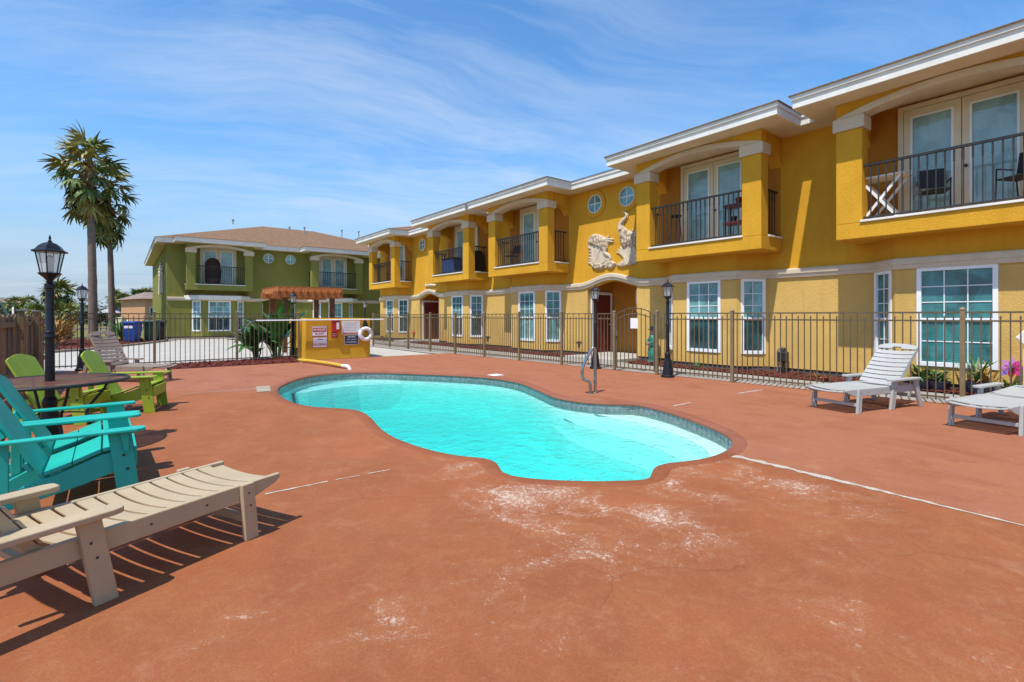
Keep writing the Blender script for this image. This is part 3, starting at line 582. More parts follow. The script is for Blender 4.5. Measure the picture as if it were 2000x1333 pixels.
    part(MB().add([(g0, gy, 6.105), (g1, gy, 6.105), ((g0 + g1) / 2, gy - hh, zt), ((g0 + g1) / 2, yb, zt), (g0, 0.45, 6.105), (g1, 0.45, 6.105), (g0, gy, 6.085), (g1, gy, 6.085), (g0, 0.45, 6.085), (g1, 0.45, 6.085)],
                  [(0, 1, 2), (0, 2, 3, 4), (1, 5, 3, 2), (0, 6, 7, 1), (0, 4, 8, 6), (1, 7, 9, 5)]), 'bay_roof', 'shingle', bld)
    return s0, s1, c
def apartment(bld, C, smin, smax, depth, bays, entries, belt=True, bay_kw=None):
    W, Wl = C['wall'], C['low']; EH = 1.07; bay_kw = bay_kw or {}
    # main front wall with arched entries
    mb = MB(); x = smin
    bump_ = lambda s: sum(0.27 * (0.5 + 0.5 * math.cos(math.pi * (s - e) / 1.45)) for e in entries if abs(s - e) < 1.45)
    for e in sorted(entries):
        mb.box(x, e - EH, -0.2, 0, 0.13, 3.0)
        pts = [(e - EH + 2 * EH * i / 20, 2.315 + bump_(e - EH + 2 * EH * i / 20)) for i in range(21)]
        mb.prism(pts + [(e + EH, 3.0), (e - EH, 3.0)], 'y', -0.2, 0); x = e + EH
    mb.box(x, smax, -0.2, 0, 0.13, 3.0); part(mb, 'lower_wall', Wl, bld)
    part(MB().box(smin, smax, -0.2, 0, 3.0, 5.84), 'upper_wall', W, bld)
    for s in (smin, smax - 0.2): part(MB().box(s, s + 0.2, -depth, -0.2, 0.13, 5.84), 'end_wall', W, bld)
    part(MB().box(smin, smax, -depth - 0.2, -depth, 0.13, 5.84), 'back_wall', W, bld)
    mb = MB(); x = smin + 0.03
    for e in sorted(entries): mb.box(x, e - EH, -0.2, -0.03, -0.04, 0.13); x = e + EH
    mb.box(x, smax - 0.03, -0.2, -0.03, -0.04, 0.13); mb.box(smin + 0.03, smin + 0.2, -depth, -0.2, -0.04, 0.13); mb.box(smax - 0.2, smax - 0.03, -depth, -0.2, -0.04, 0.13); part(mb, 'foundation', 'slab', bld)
    for e in entries:                                                     # recessed porch with a door in its side wall
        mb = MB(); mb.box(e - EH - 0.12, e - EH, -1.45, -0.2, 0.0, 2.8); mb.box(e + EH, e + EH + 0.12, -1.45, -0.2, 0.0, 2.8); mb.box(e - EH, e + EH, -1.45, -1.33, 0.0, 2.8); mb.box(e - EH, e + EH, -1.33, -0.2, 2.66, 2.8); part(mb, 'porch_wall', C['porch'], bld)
        part(MB().box(e - EH, e + EH, -1.33, -0.0, -0.02, 0.10), 'porch_floor', 'concrete', bld)
        for sg, rz in ((1, R(90)), (-1, R(-90))):
            d = part(MB().box(-0.46, 0.46, 0.004, 0.045, 0.02, 2.06), 'door', C['entry'], bld, loc=(e + sg * EH, -0.70, 0.10), rot=(0, 0, rz))
            for (a, b_, q0, q1) in ((-0.34, -0.05, 0.25, 0.85), (0.05, 0.34, 0.25, 0.85), (-0.34, -0.05, 1.02, 1.85), (0.05, 0.34, 1.02, 1.85)): part(MB().box(a, b_, 0.045, 0.055, q0, q1), 'door_panel', C['entry'], d, bev=0.006)
            part(MB().lathe([(0.02, 0), (0.028, 0.01), (0.012, 0.02), (0.03, 0.05), (0.02, 0.065)], 10), 'handle', 'steel', d, smooth=True, loc=(-0.38 * sg, 0.045, 1.0), rot=(R(-90), 0, 0))
            mb = MB(); mb.box(-0.55, -0.46, 0.003, 0.06, 0, 2.16); mb.box(0.46, 0.55, 0.003, 0.06, 0, 2.16); mb.box(-0.46, 0.46, 0.003, 0.06, 2.07, 2.16); part(mb, 'door_frame', 'trim', bld, bev=0.005, loc=(e + sg * EH, -0.70, 0.10), rot=(0, 0, rz))
        for q in (-0.70, 0.70):                                             # round windows above
            mb = MB(); n = 36
            for (r0, r1, yy, mat, nm) in ((0.325, 0.47, 0.05, W, 'round_surround'), (0.285, 0.325, 0.06, 'trim', 'round_window_frame')):
                mb = MB(); vs_ = []
                for rr, y_ in ((r0, 0.002), (r1, 0.002), (r1, yy - 0.015), (r1 - 0.015, yy), (r0 + 0.015, yy), (r0, yy - 0.015)): vs_ += [(rr * math.cos(2 * math.pi * k / n), y_, rr * math.sin(2 * math.pi * k / n)) for k in range(n)]
                mb.add(vs_, ring_faces(6, n)); o = part(mb, nm, mat, bld, smooth=True, loc=(e + q, 0, 5.30))
            part(MB().box(-0.28, 0.28, 0.012, 0.034, -0.013, 0.013).box(-0.013, 0.013, 0.012, 0.033, -0.28, 0.28), 'glazing_bar', 'vinyl', o)
            for k in range(4):
                pts = [(0, 0)] + [(0.285 * math.cos(R(90 * k + 9 * j)), 0.285 * math.sin(R(90 * k + 9 * j))) for j in range(11)]
                part(MB().prism(pts, 'y', 0.006, 0.016), 'pane', 'blind', o)
    info = [bay(bld, b_, C, **bay_kw.get(i, {})) for i, b_ in enumerate(bays)]
    # belt course, arching over the entries
    if belt:
        path = []; x = smin
        for (s0, s1, c) in info: path += [(c - 1.50, 0.0), (c - 0.93, 0.55), (c + 0.93, 0.55), (c + 1.50, 0.0)]
        path = [(smin, 0.0)] + path + [(smax, 0.0)]; dense = []
        for a, b_ in zip(path, path[1:]):
            k = max(1, int(abs(b_[0] - a[0]) / 0.11)) if a[1] == 0 and b_[1] == 0 else 1
            dense += [(a[0] + (b_[0] - a[0]) * i / k, a[1] + (b_[1] - a[1]) * i / k) for i in range(k)]
        dense.append(path[-1]); prof = [(-0.02, 2.355), (0.045, 2.355), (0.06, 2.40), (0.06, 2.43), (0.085, 2.45), (0.085, 2.545), (0.065, 2.575), (-0.02, 2.575)]; vs_ = []; k = len(dense)
        for d, z in prof:
            for i, (sx, sy) in enumerate(dense):
                nrm = Vector((0, 0))
                for a, b_ in ((max(0, i - 1), max(1, i)), (min(i, k - 2), min(i + 1, k - 1))):
                    tt = Vector((dense[b_][0] - dense[a][0], dense[b_][1] - dense[a][1])).normalized(); nrm += Vector((-tt.y, tt.x))
                nrm.normalize(); vs_.append((sx + nrm.x * d, sy + nrm.y * d, z + bump_(sx)))
        mb = MB().add(vs_, [(r_ * k + i, r_ * k + i + 1, ((r_ + 1) % len(prof)) * k + i + 1, ((r_ + 1) % len(prof)) * k + i) for r_ in range(len(prof)) for i in range(k - 1)])
        part(mb, 'belt_course', C['cast'], bld)
    # main roof, eaves
    ev = 0.56; fb = []; db = []; cuts = [smin - ev] + [v_ for (s0, s1, c) in info for v_ in (s0 - 0.62, s1 + 0.62)] + [smax + ev]; mb = MB(); m2 = MB()
    for a, b_ in zip(cuts[::2], cuts[1::2]):
        if b_ - a > 0.05: fb.append((a, b_, ev - 0.03, ev, 5.83, 6.02)); db.append((a - 0.02, b_ + 0.02, ev, ev + 0.03, 6.0, 6.10))
    for s, t_ in ((smin - ev, 1), (smax + ev, -1)): fb.append((min(s, s + t_ * 0.03), max(s, s + t_ * 0.03), -depth - ev - 0.2, ev - 0.03, 5.83, 6.02)); db.append((min(s, s - t_ * 0.03), max(s, s - t_ * 0.03), -depth - ev - 0.2, ev, 6.0, 6.10))
    boxes('fascia', 'trim', bld, *fb); boxes('drip_board', 'trim', bld, *db)
    mb = MB(); mb.box(smin - ev + 0.03, smax + ev - 0.03, -0.01, ev - 0.03, 5.832, 5.852); mb.box(smin - ev + 0.03, smin, -depth, -0.01, 5.832, 5.852); mb.box(smax, smax + ev - 0.03, -depth, -0.01, 5.832, 5.852); part(mb, 'soffit', 'soffit', bld)
    a, b_, y0, y1 = smin - ev - 0.06, smax + ev + 0.06, ev + 0.06, -depth - ev - 0.26; hh = (y0 - y1) / 2; zt = 6.104 + 0.29 * hh; ym = (y0 + y1) / 2; r0, r1 = a + hh * 0.8, b_ - hh * 0.8
    rf = part(MB().add([(a, y0, 6.104), (b_, y0, 6.104), (b_, y1, 6.104), (a, y1, 6.104), (r0, ym, zt), (r1, ym, zt)], [(0, 1, 5, 4), (1, 2, 5), (2, 3, 4, 5), (3, 0, 4), (3, 2, 1, 0)]), 'roof', 'shingle', bld)
    return rf
# yellow building
CY = dict(bounce_wall='bounce_wall', wall='yellow', low='yellow_low', cast='cast', door='frame', porch='bounce_wall', entry='reddoor')
XW = 12.95
yb = thing('apartment_building', 'long mustard yellow stucco apartment block with arched balconies behind the pool', 'building', (XW, 0, 0), R(90))
BY = [0.47, 5.66, 13.16, 18.28, 25.78]; EY = [-1.45, 11.20, 23.85]
apartment(yb, CY, -5.0, 30.3, 10.0, BY, EY[1:], True, {0: dict(win_w=1.13, panes=(3, 3, 2), ml='glass', mu='glass'), 1: dict(mu='blind'), 2: dict(mu='glass', ml='blind'), 3: dict(), 4: dict()})
# green building
CG = dict(bounce_wall='green', wall='green', low='green', cast='cast', door='frame', porch='green', entry='reddoor')
gb = thing('apartment_building', 'olive green stucco apartment block with brown hip roof across the driveway', 'building', (16.6, 36.85, 0), R(180))
grf = apartment(gb, CG, -4.0, 14.5, 18.0, [2.67, 9.95], [8.12], True, {0: dict(hood=True, mu='blind'), 1: dict(hood=True, mu='blind', win_w=1.2)})
for (x, y, h) in ((4.5, -7.2, 0.55), (1.2, -7.6, 0.6), (5.4, -8.4, 0.3), (9.5, -9.4, 0.3), (-0.8, -8.8, 0.5)):
    zz_ = 6.104 + 0.29 * (0.62 - y) - 0.1; part(MB().lathe([(0.05, zz_), (0.05, zz_ + h), (0.10, zz_ + h), (0.10, zz_ + h + 0.09), (0.02, zz_ + h + 0.14)], 10, x, y), 'roof_vent', 'greyroof', grf, smooth=True)
# plaster reliefs of wading birds on the yellow wall, traced on the wall plane
def zpx(x, y, X=XW): return WX(1140 + x / 9.525, 400 + y / 9.525, X)
def relief(name, label, outline, layers, lines):
    pts = [zpx(*q) for q in outline]; cx = sum(p_[0] for p_ in pts) / len(pts); z0 = min(p_[1] for p_ in pts)
    rt = thing(name, label, 'wall relief', (XW, cx, z0), R(90), 'plaster bird reliefs on the yellow wall')
    def loc(q): a, b_ = zpx(*q); return (a - cx, b_ - z0)
    part(MB().prism([loc(q) for q in outline], 'y', -0.001, 0.04), 'backing', 'cast', rt, bev=0.01)
    for (poly, y0, y1, mat, nm) in layers:
        L = [loc(q) for q in poly]; k = len(L); mx_ = sum(p_[0] for p_ in L) / k; mz_ = sum(p_[1] for p_ in L) / k; mb = MB()
        rings_ = [(1.0, y0), (1.0, y0 + 0.3 * (y1 - y0)), (0.93, y0 + 0.7 * (y1 - y0)), (0.78, y0 + 0.93 * (y1 - y0)), (0.45, y1)]
        mb.add([(mx_ + (p_[0] - mx_) * f_, y_, mz_ + (p_[1] - mz_) * f_) for f_, y_ in rings_ for p_ in L], ring_faces(len(rings_), k) + [tuple(4 * k + i for i in range(k))]); part(mb, nm, mat, rt, smooth=True)
    for (pth, r0, r1, nm) in lines:
        q = [Vector((loc(k)[0], 0.034, loc(k)[1])) for k in pth]; m_ = len(q)
        part(MB().tube(q, [r0 + (r1 - r0) * i / (m_ - 1) for i in range(m_)], 8), nm, 'cast', rt, smooth=True)
relief('bird_relief', 'cream plaster relief of a wading bird bending its head down on the yellow wall',
    [(85, 700), (95, 660), (120, 610), (170, 560), (230, 545), (300, 560), (380, 590), (428, 622), (450, 590), (492, 562), (488, 600), (462, 640), (540, 628), (572, 652), (505, 665), (572, 692), (500, 706), (475, 702), (465, 760), (440, 830), (405, 890), (430, 918), (470, 918), (508, 948), (520, 1000), (520, 1045), (565, 1062), (610, 1092), (600, 1130), (560, 1175), (490, 1186), (440, 1165), (400, 1190), (320, 1206), (220, 1200), (160, 1160), (142, 1112), (88, 1088), (100, 1062), (150, 1064), (92, 1025), (150, 1008), (92, 985), (150, 962), (98, 930), (150, 908), (92, 868), (150, 860), (90, 800), (104, 730)],
    [([(90, 702), (120, 615), (170, 568), (230, 553), (300, 568), (380, 598), (440, 640), (468, 705), (440, 790), (400, 860), (360, 832), (325, 790), (280, 790), (240, 770), (180, 755), (130, 735)], 0.03, 0.10, 'carved', 'body'),
     ([(150, 1112), (250, 1085), (340, 1100), (430, 1120), (400, 1180), (320, 1200), (220, 1195), (170, 1160)], 0.03, 0.08, 'carved', 'mound'), ([(440, 1090), (500, 1058), (560, 1064), (606, 1095), (560, 1170), (490, 1180), (445, 1150)], 0.03, 0.08, 'carved', 'mound')],
    [([(425, 800), (402, 880), (440, 930), (490, 950), (508, 1000), (500, 1040)], 0.085, 0.03, 'neck'), ([(255, 780), (248, 900), (240, 1100)], 0.035, 0.025, 'leg'), ([(330, 800), (290, 900), (262, 1020)], 0.035, 0.02, 'leg')] +
    [([(200, 1090), (170, 1010 - 62 * k), (98, 985 - 60 * k)], 0.04, 0.012, 'reed') for k in range(5)] + [([(330, 1110), (350 + 18 * k, 1060), (330 + 42 * k, 985 + 12 * k)], 0.035, 0.012, 'reed') for k in range(4)] + [([(200, 1100), (180 + 14 * k, 1000), (165 + 12 * k, 800)], 0.03, 0.014, 'reed') for k in range(3)] +
    [([(430, 640), (462, 610), (488, 568)], 0.045, 0.012, 'tail_feather'), ([(440, 655), (500, 645), (566, 650)], 0.045, 0.012, 'tail_feather'), ([(445, 680), (500, 685), (564, 694)], 0.045, 0.012, 'tail_feather')])
relief('bird_relief', 'cream plaster relief of an upright wading bird with raised neck beside the balcony',
    [(725, 122), (760, 118), (815, 142), (842, 190), (836, 240), (800, 282), (762, 322), (745, 362), (752, 410), (800, 450), (870, 490), (938, 528), (908, 458), (950, 492), (966, 520), (996, 452), (1000, 512), (1034, 540), (1005, 572), (1012, 600), (1002, 700), (985, 770), (962, 805), (990, 850), (985, 900), (1004, 950), (985, 1010), (1002, 1060), (975, 1110), (900, 1125), (800, 1140), (720, 1165), (650, 1150), (613, 1115), (650, 1092), (720, 1050), (752, 1000), (730, 962), (760, 920), (640, 906), (613, 878), (705, 872), (680, 830), (690, 778), (730, 812), (772, 850), (760, 800), (720, 720), (690, 640), (665, 560), (650, 450), (660, 372), (700, 320), (768, 272), (800, 222), (776, 166)],
    [([(662, 420), (740, 415), (870, 492), (960, 545), (992, 600), (986, 740), (960, 790), (880, 772), (830, 760), (790, 800), (740, 790), (700, 660), (672, 560)], 0.03, 0.10, 'carved', 'body'), ([(630, 1118), (700, 1085), (800, 1080), (900, 1085), (980, 1080), (960, 1112), (880, 1125), (790, 1140), (710, 1160), (655, 1145)], 0.03, 0.075, 'carved', 'mound')],
    [([(735, 125), (790, 150), (815, 195), (800, 245), (745, 300), (705, 350), (695, 410), (710, 470)], 0.02, 0.10, 'neck'), ([(850, 780), (845, 900), (830, 1090)], 0.035, 0.025, 'leg'), ([(900, 780), (905, 900), (890, 1090)], 0.035, 0.025, 'leg')] +
    [([(800, 1090), (770 - 6 * k, 1000 - 30 * k), (690 - 20 * k, 890 - 30 * k + 40 * (k % 2))], 0.045, 0.015, 'reed') for k in range(3)] + [([(860, 1090), (800 + 35 * k, 980), (780 + 45 * k, 860)], 0.04, 0.014, 'reed') for k in range(5)] + [([(760, 1120), (720, 1080), (640, 1112)], 0.04, 0.02, 'reed')] +
    [([(940, 545), (935, 500), (912, 464)], 0.04, 0.012, 'tail_feather'), ([(965, 560), (985, 510), (994, 460)], 0.04, 0.012, 'tail_feather'), ([(970, 580), (1005, 555), (1030, 542)], 0.04, 0.012, 'tail_feather')])
mb = MB(); a = WX(843, 559, XW)                                            # small scroll ornament over the far entry
rt = thing('wall_ornament', 'small cream plaster shell scroll above the far entry arch', 'wall relief', (XW, a[0], a[1]), R(90))
part(MB().tube([(-0.55, 0.03, 0.0), (-0.3, 0.05, 0.03), (0, 0.06, 0.05), (0.3, 0.05, 0.03), (0.5, 0.04, 0.02), (0.6, 0.03, 0.10), (0.55, 0.03, 0.18)], [0.04, 0.07, 0.08, 0.07, 0.06, 0.05, 0.03], 8), 'scroll', 'cast', rt, smooth=True)
rt = thing('wall_relief', 'tall cream plaster palm relief on the end wall of the green building', 'wall relief', (2.1, 41.5, 2.9), R(90))
for k in range(3):
    part(MB().tube([(-1.4 + k * 1.4, 0.03, 0), (-1.3 + k * 1.4, 0.05, 0.7), (-1.35 + k * 1.4, 0.05, 1.4 + 0.3 * (k == 1))], [0.12, 0.09, 0.06], 8), 'stem', 'cast', rt, smooth=True)
    for j in range(7):
        an = R(-20 + j * 37); part(MB().tube([(-1.35 + k * 1.4, 0.05, 1.4 + 0.3 * (k == 1)), (-1.35 + k * 1.4 + 0.35 * math.cos(an), 0.07, 1.5 + 0.3 * (k == 1) + 0.35 * math.sin(an)), (-1.35 + k * 1.4 + 0.62 * math.cos(an), 0.05, 1.35 + 0.3 * (k == 1) + 0.5 * math.sin(an))], [0.05, 0.08, 0.02], 6), 'frond', 'cast', rt, smooth=True)
# small plaques in the porch
for e, lb in ((EY[1], 'white house number plaque on the porch wall beside the red door'), (EY[2], 'white house number plaque on the porch wall of the far entry')):
    rt = thing('plaque', lb, 'plaque', (XW + 1.33, e - 0.15, 1.85), R(90)); part(MB().box(-0.15, 0.15, 0, 0.025, 0, 0.46), 'board', 'white', rt, bev=0.006)
    part(MB().box(-0.08, 0.08, 0.025, 0.032, 0.12, 0.30), 'emblem', 'greypot', rt, bev=0.01)

# ================================================================ fences and gate
def fence(name, label, a, b, posts, skip=(), H=1.49, gap=0.108, group=None):
    """metal fence from a to b; posts = distances of the posts along it; skip = (d0, d1) spans left open"""
    a, b = Vector(a), Vector(b); L = (b - a).length; an = math.atan2(b.y - a.y, b.x - a.x)
    rt = thing(name, label, 'fence', (a.x, a.y, 0), an, group)
    pm_ = MB().box(-0.032, 0.032, -0.032, 0.032, 0, H + 0.02).mesh('post', 'bronze2'); pc = MB().lathe([(0.052, 0), (0.052, 0.014), (0.035, 0.03), (0.01, 0.045)], 4, rot=R(45)).mesh('cap', 'bronze2')
    long_ = MB().box(-0.0085, 0.0085, -0.0085, 0.0085, 0.06, H - 0.03).mesh('picket', 'bronze')
    short = MB().box(-0.0085, 0.0085, -0.0085, 0.0085, 0.06, H - 0.105).lathe([(0.012, H - 0.105), (0.014, H - 0.095), (0.004, H - 0.068)], 6).mesh('picket', 'bronze')
    for d in posts:
        o = ob('post', pm_, rt, (d, 0, 0), bev=0.003); ob('cap', pc, o, (0, 0, H + 0.02))
    ends = sorted(posts); k = 0
    for d0, d1 in zip(ends, ends[1:]):
        if any(abs(d0 - s0) < 0.05 for s0, s1 in skip): continue
        for z0, z1 in ((H - 0.032, H - 0.004), (H - 0.165, H - 0.137), (0.10, 0.128)): part(MB().box(d0 + 0.033, d1 - 0.033, -0.013, 0.013, z0, z1), 'rail', 'bronze', rt)
        n = max(2, round((d1 - d0) / gap))
        for i in range(1, n): ob('picket', long_ if i % 2 else short, rt, (d0 + (d1 - d0) * i / n, 0, 0))
    return rt
def on_fence(px):
    k = (px - CX) / FPX; d = Vector((SN + CS * k, CS - SN * k)); e = FB - FA; det = d.x * (-e.y) + e.x * d.y
    t_ = (FA.x * (-e.y) + e.x * FA.y) / det; return (d * t_ - FA).length
PP = [0.4, 2.7] + [on_fence(x) for x in (1880, 1430, 1283, 1200, 1097, 1014, 946, 889, 840, 797, 761, 729)]
g0, g1 = on_fence(1283), on_fence(1200)
fence('metal_fence', 'long bronze picket fence between the pool deck and the yellow building', FA, FB, PP, [(g0, g1)])
fa = math.atan2(FB.y - FA.y, FB.x - FA.x); gp = FA + (FB - FA).normalized() * g0; GL = g1 - g0
gt = thing('pool_gate', 'bronze arched picket gate with a white notice, facing the red entry door', 'gate', (gp.x, gp.y, 0), fa)
def gz(x, base, rise): return base + rise * (1 - ((x - GL / 2) / (GL / 2 - 0.05)) ** 2)
for x0 in (0.055, GL - 0.085): part(MB().box(x0, x0 + 0.03, -0.016, 0.016, 0.06, 1.46), 'stile', 'bronze', gt)
for base in (1.44, 1.30):
    part(MB().tube([(0.07 + (GL - 0.14) * i / 14, 0, gz(0.07 + (GL - 0.14) * i / 14, base, 0.17)) for i in range(15)], 0.014, 6), 'arched_rail', 'bronze', gt, smooth=True)
part(MB().box(0.085, GL - 0.085, -0.013, 0.013, 0.08, 0.11), 'rail', 'bronze', gt)
n = 9
for i in range(1, n):
    x = 0.07 + (GL - 0.14) * i / n; part(MB().box(x - 0.0085, x + 0.0085, -0.0085, 0.0085, 0.11, gz(x, 1.44 if i % 2 else 1.34, 0.17)), 'picket', 'bronze', gt)
part(MB().box(GL - 0.11, GL - 0.07, 0.02, 0.06, 0.9, 1.02), 'latch', 'steel', gt, bev=0.004)
o = part(MB().box(GL * 0.5 - 0.10, GL * 0.5 + 0.12, 0.012, 0.016, 1.10, 1.36), 'notice', 'white', gt)
fence('metal_fence', 'low bronze picket fence between the deck and the concrete driveway', (-1.45, 17.2), (4.62, 17.2), [0.05, 2.15, 4.2, 6.0], gap=0.118)
# weathered wood fence on the left, planks one by one
wf = thing('wood_fence', 'weathered brown wood plank fence with dog-eared tops beside the green chairs', 'fence', (-1.55, 10.0, 0), R(90))
for k in range(1):
    pl = [MB().prism([(-0.066, 0.03), (0.066, 0.03), (0.066, 1.38 + d), (0.04, 1.42 + d), (-0.04, 1.42 + d), (-0.066, 1.38 + d)], 'y', 0.0, 0.019).mesh('plank', m_) for m_ in ('cedar', 'cedar2') for d in (-0.02, 0.0, 0.025)]
x = 0.1; i = 0
while x < 7.0:
    ob('plank', pl[rnd.randrange(6)], wf, (x, rnd.uniform(-0.004, 0.006), rnd.uniform(-0.01, 0.01)), (rnd.uniform(-0.01, 0.01), rnd.uniform(-0.012, 0.012), rnd.uniform(-0.02, 0.02))); x += rnd.uniform(0.140, 0.152); i += 1
for z in (0.35, 1.22): part(MB().box(0.0, 7.05, -0.045, -0.002, z, z + 0.085), 'rail', 'cedar', wf)
for x in (0.3, 2.6, 4.6, 7.0):
    o = part(MB().box(x - 0.045, x + 0.045, -0.14, -0.05, 0, 1.5), 'post', 'cedar', wf, bev=0.006); part(MB().box(x - 0.06, x + 0.06, -0.155, -0.035, 1.5, 1.53), 'post_cap', 'greypot', o, bev=0.006)

# ================================================================ lamp posts
def lamp_post(label, x, y, h=2.27, rz=0.3):
    k = h / 2.27; rt = thing('lamp_post', label, 'lamp', (x, y, 0), rz, 'black lantern lamp posts around the pool'); z = lambda v: v * k
    part(MB().lathe([(0.155, 0), (0.155, z(0.035)), (0.125, z(0.06)), (0.12, z(0.10)), (0.085, z(0.36)), (0.06, z(0.47)), (0.068, z(0.50)), (0.068, z(0.53)), (0.045, z(0.57))], 12), 'base', 'black', rt, smooth=True)
    part(MB().lathe([(0.043, z(0.56)), (0.040, z(1.18)), (0.05, z(1.19)), (0.05, z(1.21)), (0.042, z(1.22)), (0.042, z(1.24)), (0.048, z(1.25)), (0.036, z(1.27)), (0.036, z(1.70)), (0.046, z(1.71)), (0.046, z(1.75)), (0.025, z(1.77))], 14), 'pole', 'black', rt, smooth=True)
    part(MB().lathe([(0.022, z(1.76)), (0.03, z(1.79)), (0.055, z(1.82)), (0.095, z(1.855)), (0.10, z(1.87)), (0.02, z(1.872))], 6), 'cup', 'black', rt)
    zb, zt, rb, rt_ = z(1.87), z(2.09), 0.078, 0.118
    for i in range(6):
        a, b_ = R(60 * i), R(60 * i + 60); A0, A1 = Vector((rb * math.cos(a), rb * math.sin(a), zb)), Vector((rt_ * math.cos(a), rt_ * math.sin(a), zt)); B0, B1 = Vector((rb * math.cos(b_), rb * math.sin(b_), zb)), Vector((rt_ * math.cos(b_), rt_ * math.sin(b_), zt))
        part(MB().tube([A0, A0.lerp(A1, 0.5) * 1.0 + Vector((0, 0, 0)), A1], 0.006, 5), 'lantern_bar', 'black', rt)
        s = 0.97; part(MB().add([Vector((p_.x * s, p_.y * s, p_.z)) for p_ in (A0, B0, B1, A1)], [(0, 1, 2, 3)]), 'pane', 'lampglass', rt)
    part(MB().lathe([(0.03, zb), (0.034, z(1.93)), (0.02, z(1.94)), (0.036, z(1.98)), (0.038, z(2.03)), (0.01, z(2.06))], 10), 'bulb', 'white', rt, smooth=True)
    part(MB().lathe([(0.15, z(2.085)), (0.152, z(2.098)), (0.12, z(2.115)), (0.095, z(2.15)), (0.06, z(2.178)), (0.03, z(2.19)), (0.016, z(2.197))], 6), 'lantern_roof', 'black', rt)
    part(MB().lathe([(0.014, z(2.19)), (0.02, z(2.205)), (0.008, z(2.215)), (0.012, z(2.235)), (0.003, z(2.27))], 8), 'finial', 'black', rt, smooth=True)
    return rt
TX, TY = G(-4.86, 5.25)
lamp_post('tall black lantern lamp post rising through the round metal table', TX, TY, rz=0.35)
lamp_post('black lantern lamp post standing at the end of the low driveway fence by the palms', *G(-11.15, 12.95))
lamp_post('black lantern lamp post among the big-leaved plants beside the pergola', *G(-7.45, 17.0))
lamp_post('black lantern lamp post behind the pool handrail, next to the gate', *G(2.24, 13.4))
lamp_post('black lantern lamp post standing alone on the deck in front of the bay window', *G(3.60, 11.54))
lamp_post('black lantern lamp post far off between the yellow and green buildings', *G(-8.25, 28.0))

# ================================================================ sign wall, pergola, rescue gear
WYF = 16.72; x0, _ = WY(597, 650, WYF); x1, _ = WY(723, 650, WYF)
ew = thing('pump_enclosure', 'mustard yellow stucco enclosure wall carrying the pool signs', 'wall', (x0, WYF, 0), 0)
EWW = x1 - x0
for args, nm in (((0, EWW, 0, 0.16, -0.02, 1.33), 'front_wall'), ((0, 0.16, 0.16, 2.0, -0.02, 1.33), 'side_wall'), ((EWW - 0.16, EWW, 0.16, 2.0, -0.02, 1.33), 'side_wall'), ((0.16, EWW - 0.16, 1.84, 2.0, -0.02, 1.33), 'back_wall')): part(MB().box(*args), nm, 'yellow', ew, bev=0.012)
def sgn(px0, px1, py0, py1):
    (a, z1), (b_, z0) = WY(590 + px0 / 12.5, 610 + py0 / 12.5, WYF), WY(590 + px1 / 12.5, 610 + py1 / 12.5, WYF); return a, b_, z0, z1
def sign(label, box, mats, rows, border=None):
    a, b_, z0, z1 = box; W, H = b_ - a, z1 - z0
    rt = thing('sign', label, 'sign', ((a + b_) / 2, WYF - 0.003, z0), 0, 'signs on the yellow enclosure wall')
    part(MB().box(-W / 2, W / 2, -0.006, 0.0, 0, H), 'board', mats, rt)
    if border:
        t_ = 0.012; mb = MB()
        for q in ((-W / 2, W / 2, 0, t_), (-W / 2, W / 2, H - t_, H), (-W / 2, -W / 2 + t_, t_, H - t_), (W / 2 - t_, W / 2, t_, H - t_)): mb.box(q[0], q[1], -0.009, -0.006, q[2], q[3])
        part(mb, 'border', border, rt)
    for (kind, arg, cx, cz, size, mat) in rows:
        if kind == 'bar': part(MB().box(cx * W - arg * W / 2, cx * W + arg * W / 2, -0.0075, -0.006, cz * H - size * H / 2, cz * H + size * H / 2), 'panel', mat, rt)
        else: ob('lettering', text_mesh(kind, size * H, mat, arg * W), rt, (cx * W, -0.0085, cz * H), (R(90), 0, 0))
    return rt
sign('red and white sign reading no lifeguard on duty', sgn(235, 610, 340, 580), 'white', [('bar', 0.88, 0, 0.62, 0.42, 'red'), ('NO LIFEGUARD', 0.78, 0, 0.62, 0.30, 'white'), ('ON DUTY', 0.62, 0, 0.24, 0.24, 'red')], 'red')
sign('white sign with red lettering reading no diving', sgn(255, 615, 610, 855), 'white', [('NO DIVING', 0.86, 0, 0.27, 0.30, 'red'), ('bar', 0.32, 0, 0.76, 0.07, 'navy')], 'red')
sign('small red notice below the emergency phone box', sgn(715, 870, 490, 620), 'red', [('EMERGENCY', 0.8, 0, 0.68, 0.2, 'white'), ('PHONE', 0.6, 0, 0.34, 0.2, 'white')])
sign('large white pool rules board with a red strip along its foot', sgn(965, 1410, 215, 530), 'white', [('bar', 0.94, 0, 0.07, 0.08, 'red')] + [('bar', 0.78 - 0.08 * (k % 3), 0, 0.84 - 0.115 * k, 0.022, 'greyroof') for k in range(6)])
sign('dark blue sign reading no pets no glass no smoking', sgn(1035, 1375, 560, 785), 'navy', [('NO PETS', 0.55, 0, 0.78, 0.2, 'white'), ('NO GLASS', 0.66, 0, 0.52, 0.2, 'white'), ('NO SMOKING', 0.8, 0, 0.25, 0.2, 'white')], 'white')
a, b_, z0, z1 = sgn(710, 905, 205, 470)
rt = thing('emergency_phone', 'red emergency phone box with a white panel on the enclosure wall', 'phone box', ((a + b_) / 2, WYF, z0)); W, H = b_ - a, z1 - z0
part(MB().box(-W / 2, W / 2, -0.12, -0.002, 0, H), 'box', 'red', rt, bev=0.01); part(MB().box(W * 0.02, W * 0.36, -0.126, -0.12, H * 0.2, H * 0.82), 'door_panel', 'white', rt)
a, b_, z0, z1 = sgn(1350, 1700, 340, 705); rr = (b_ - a) / 2
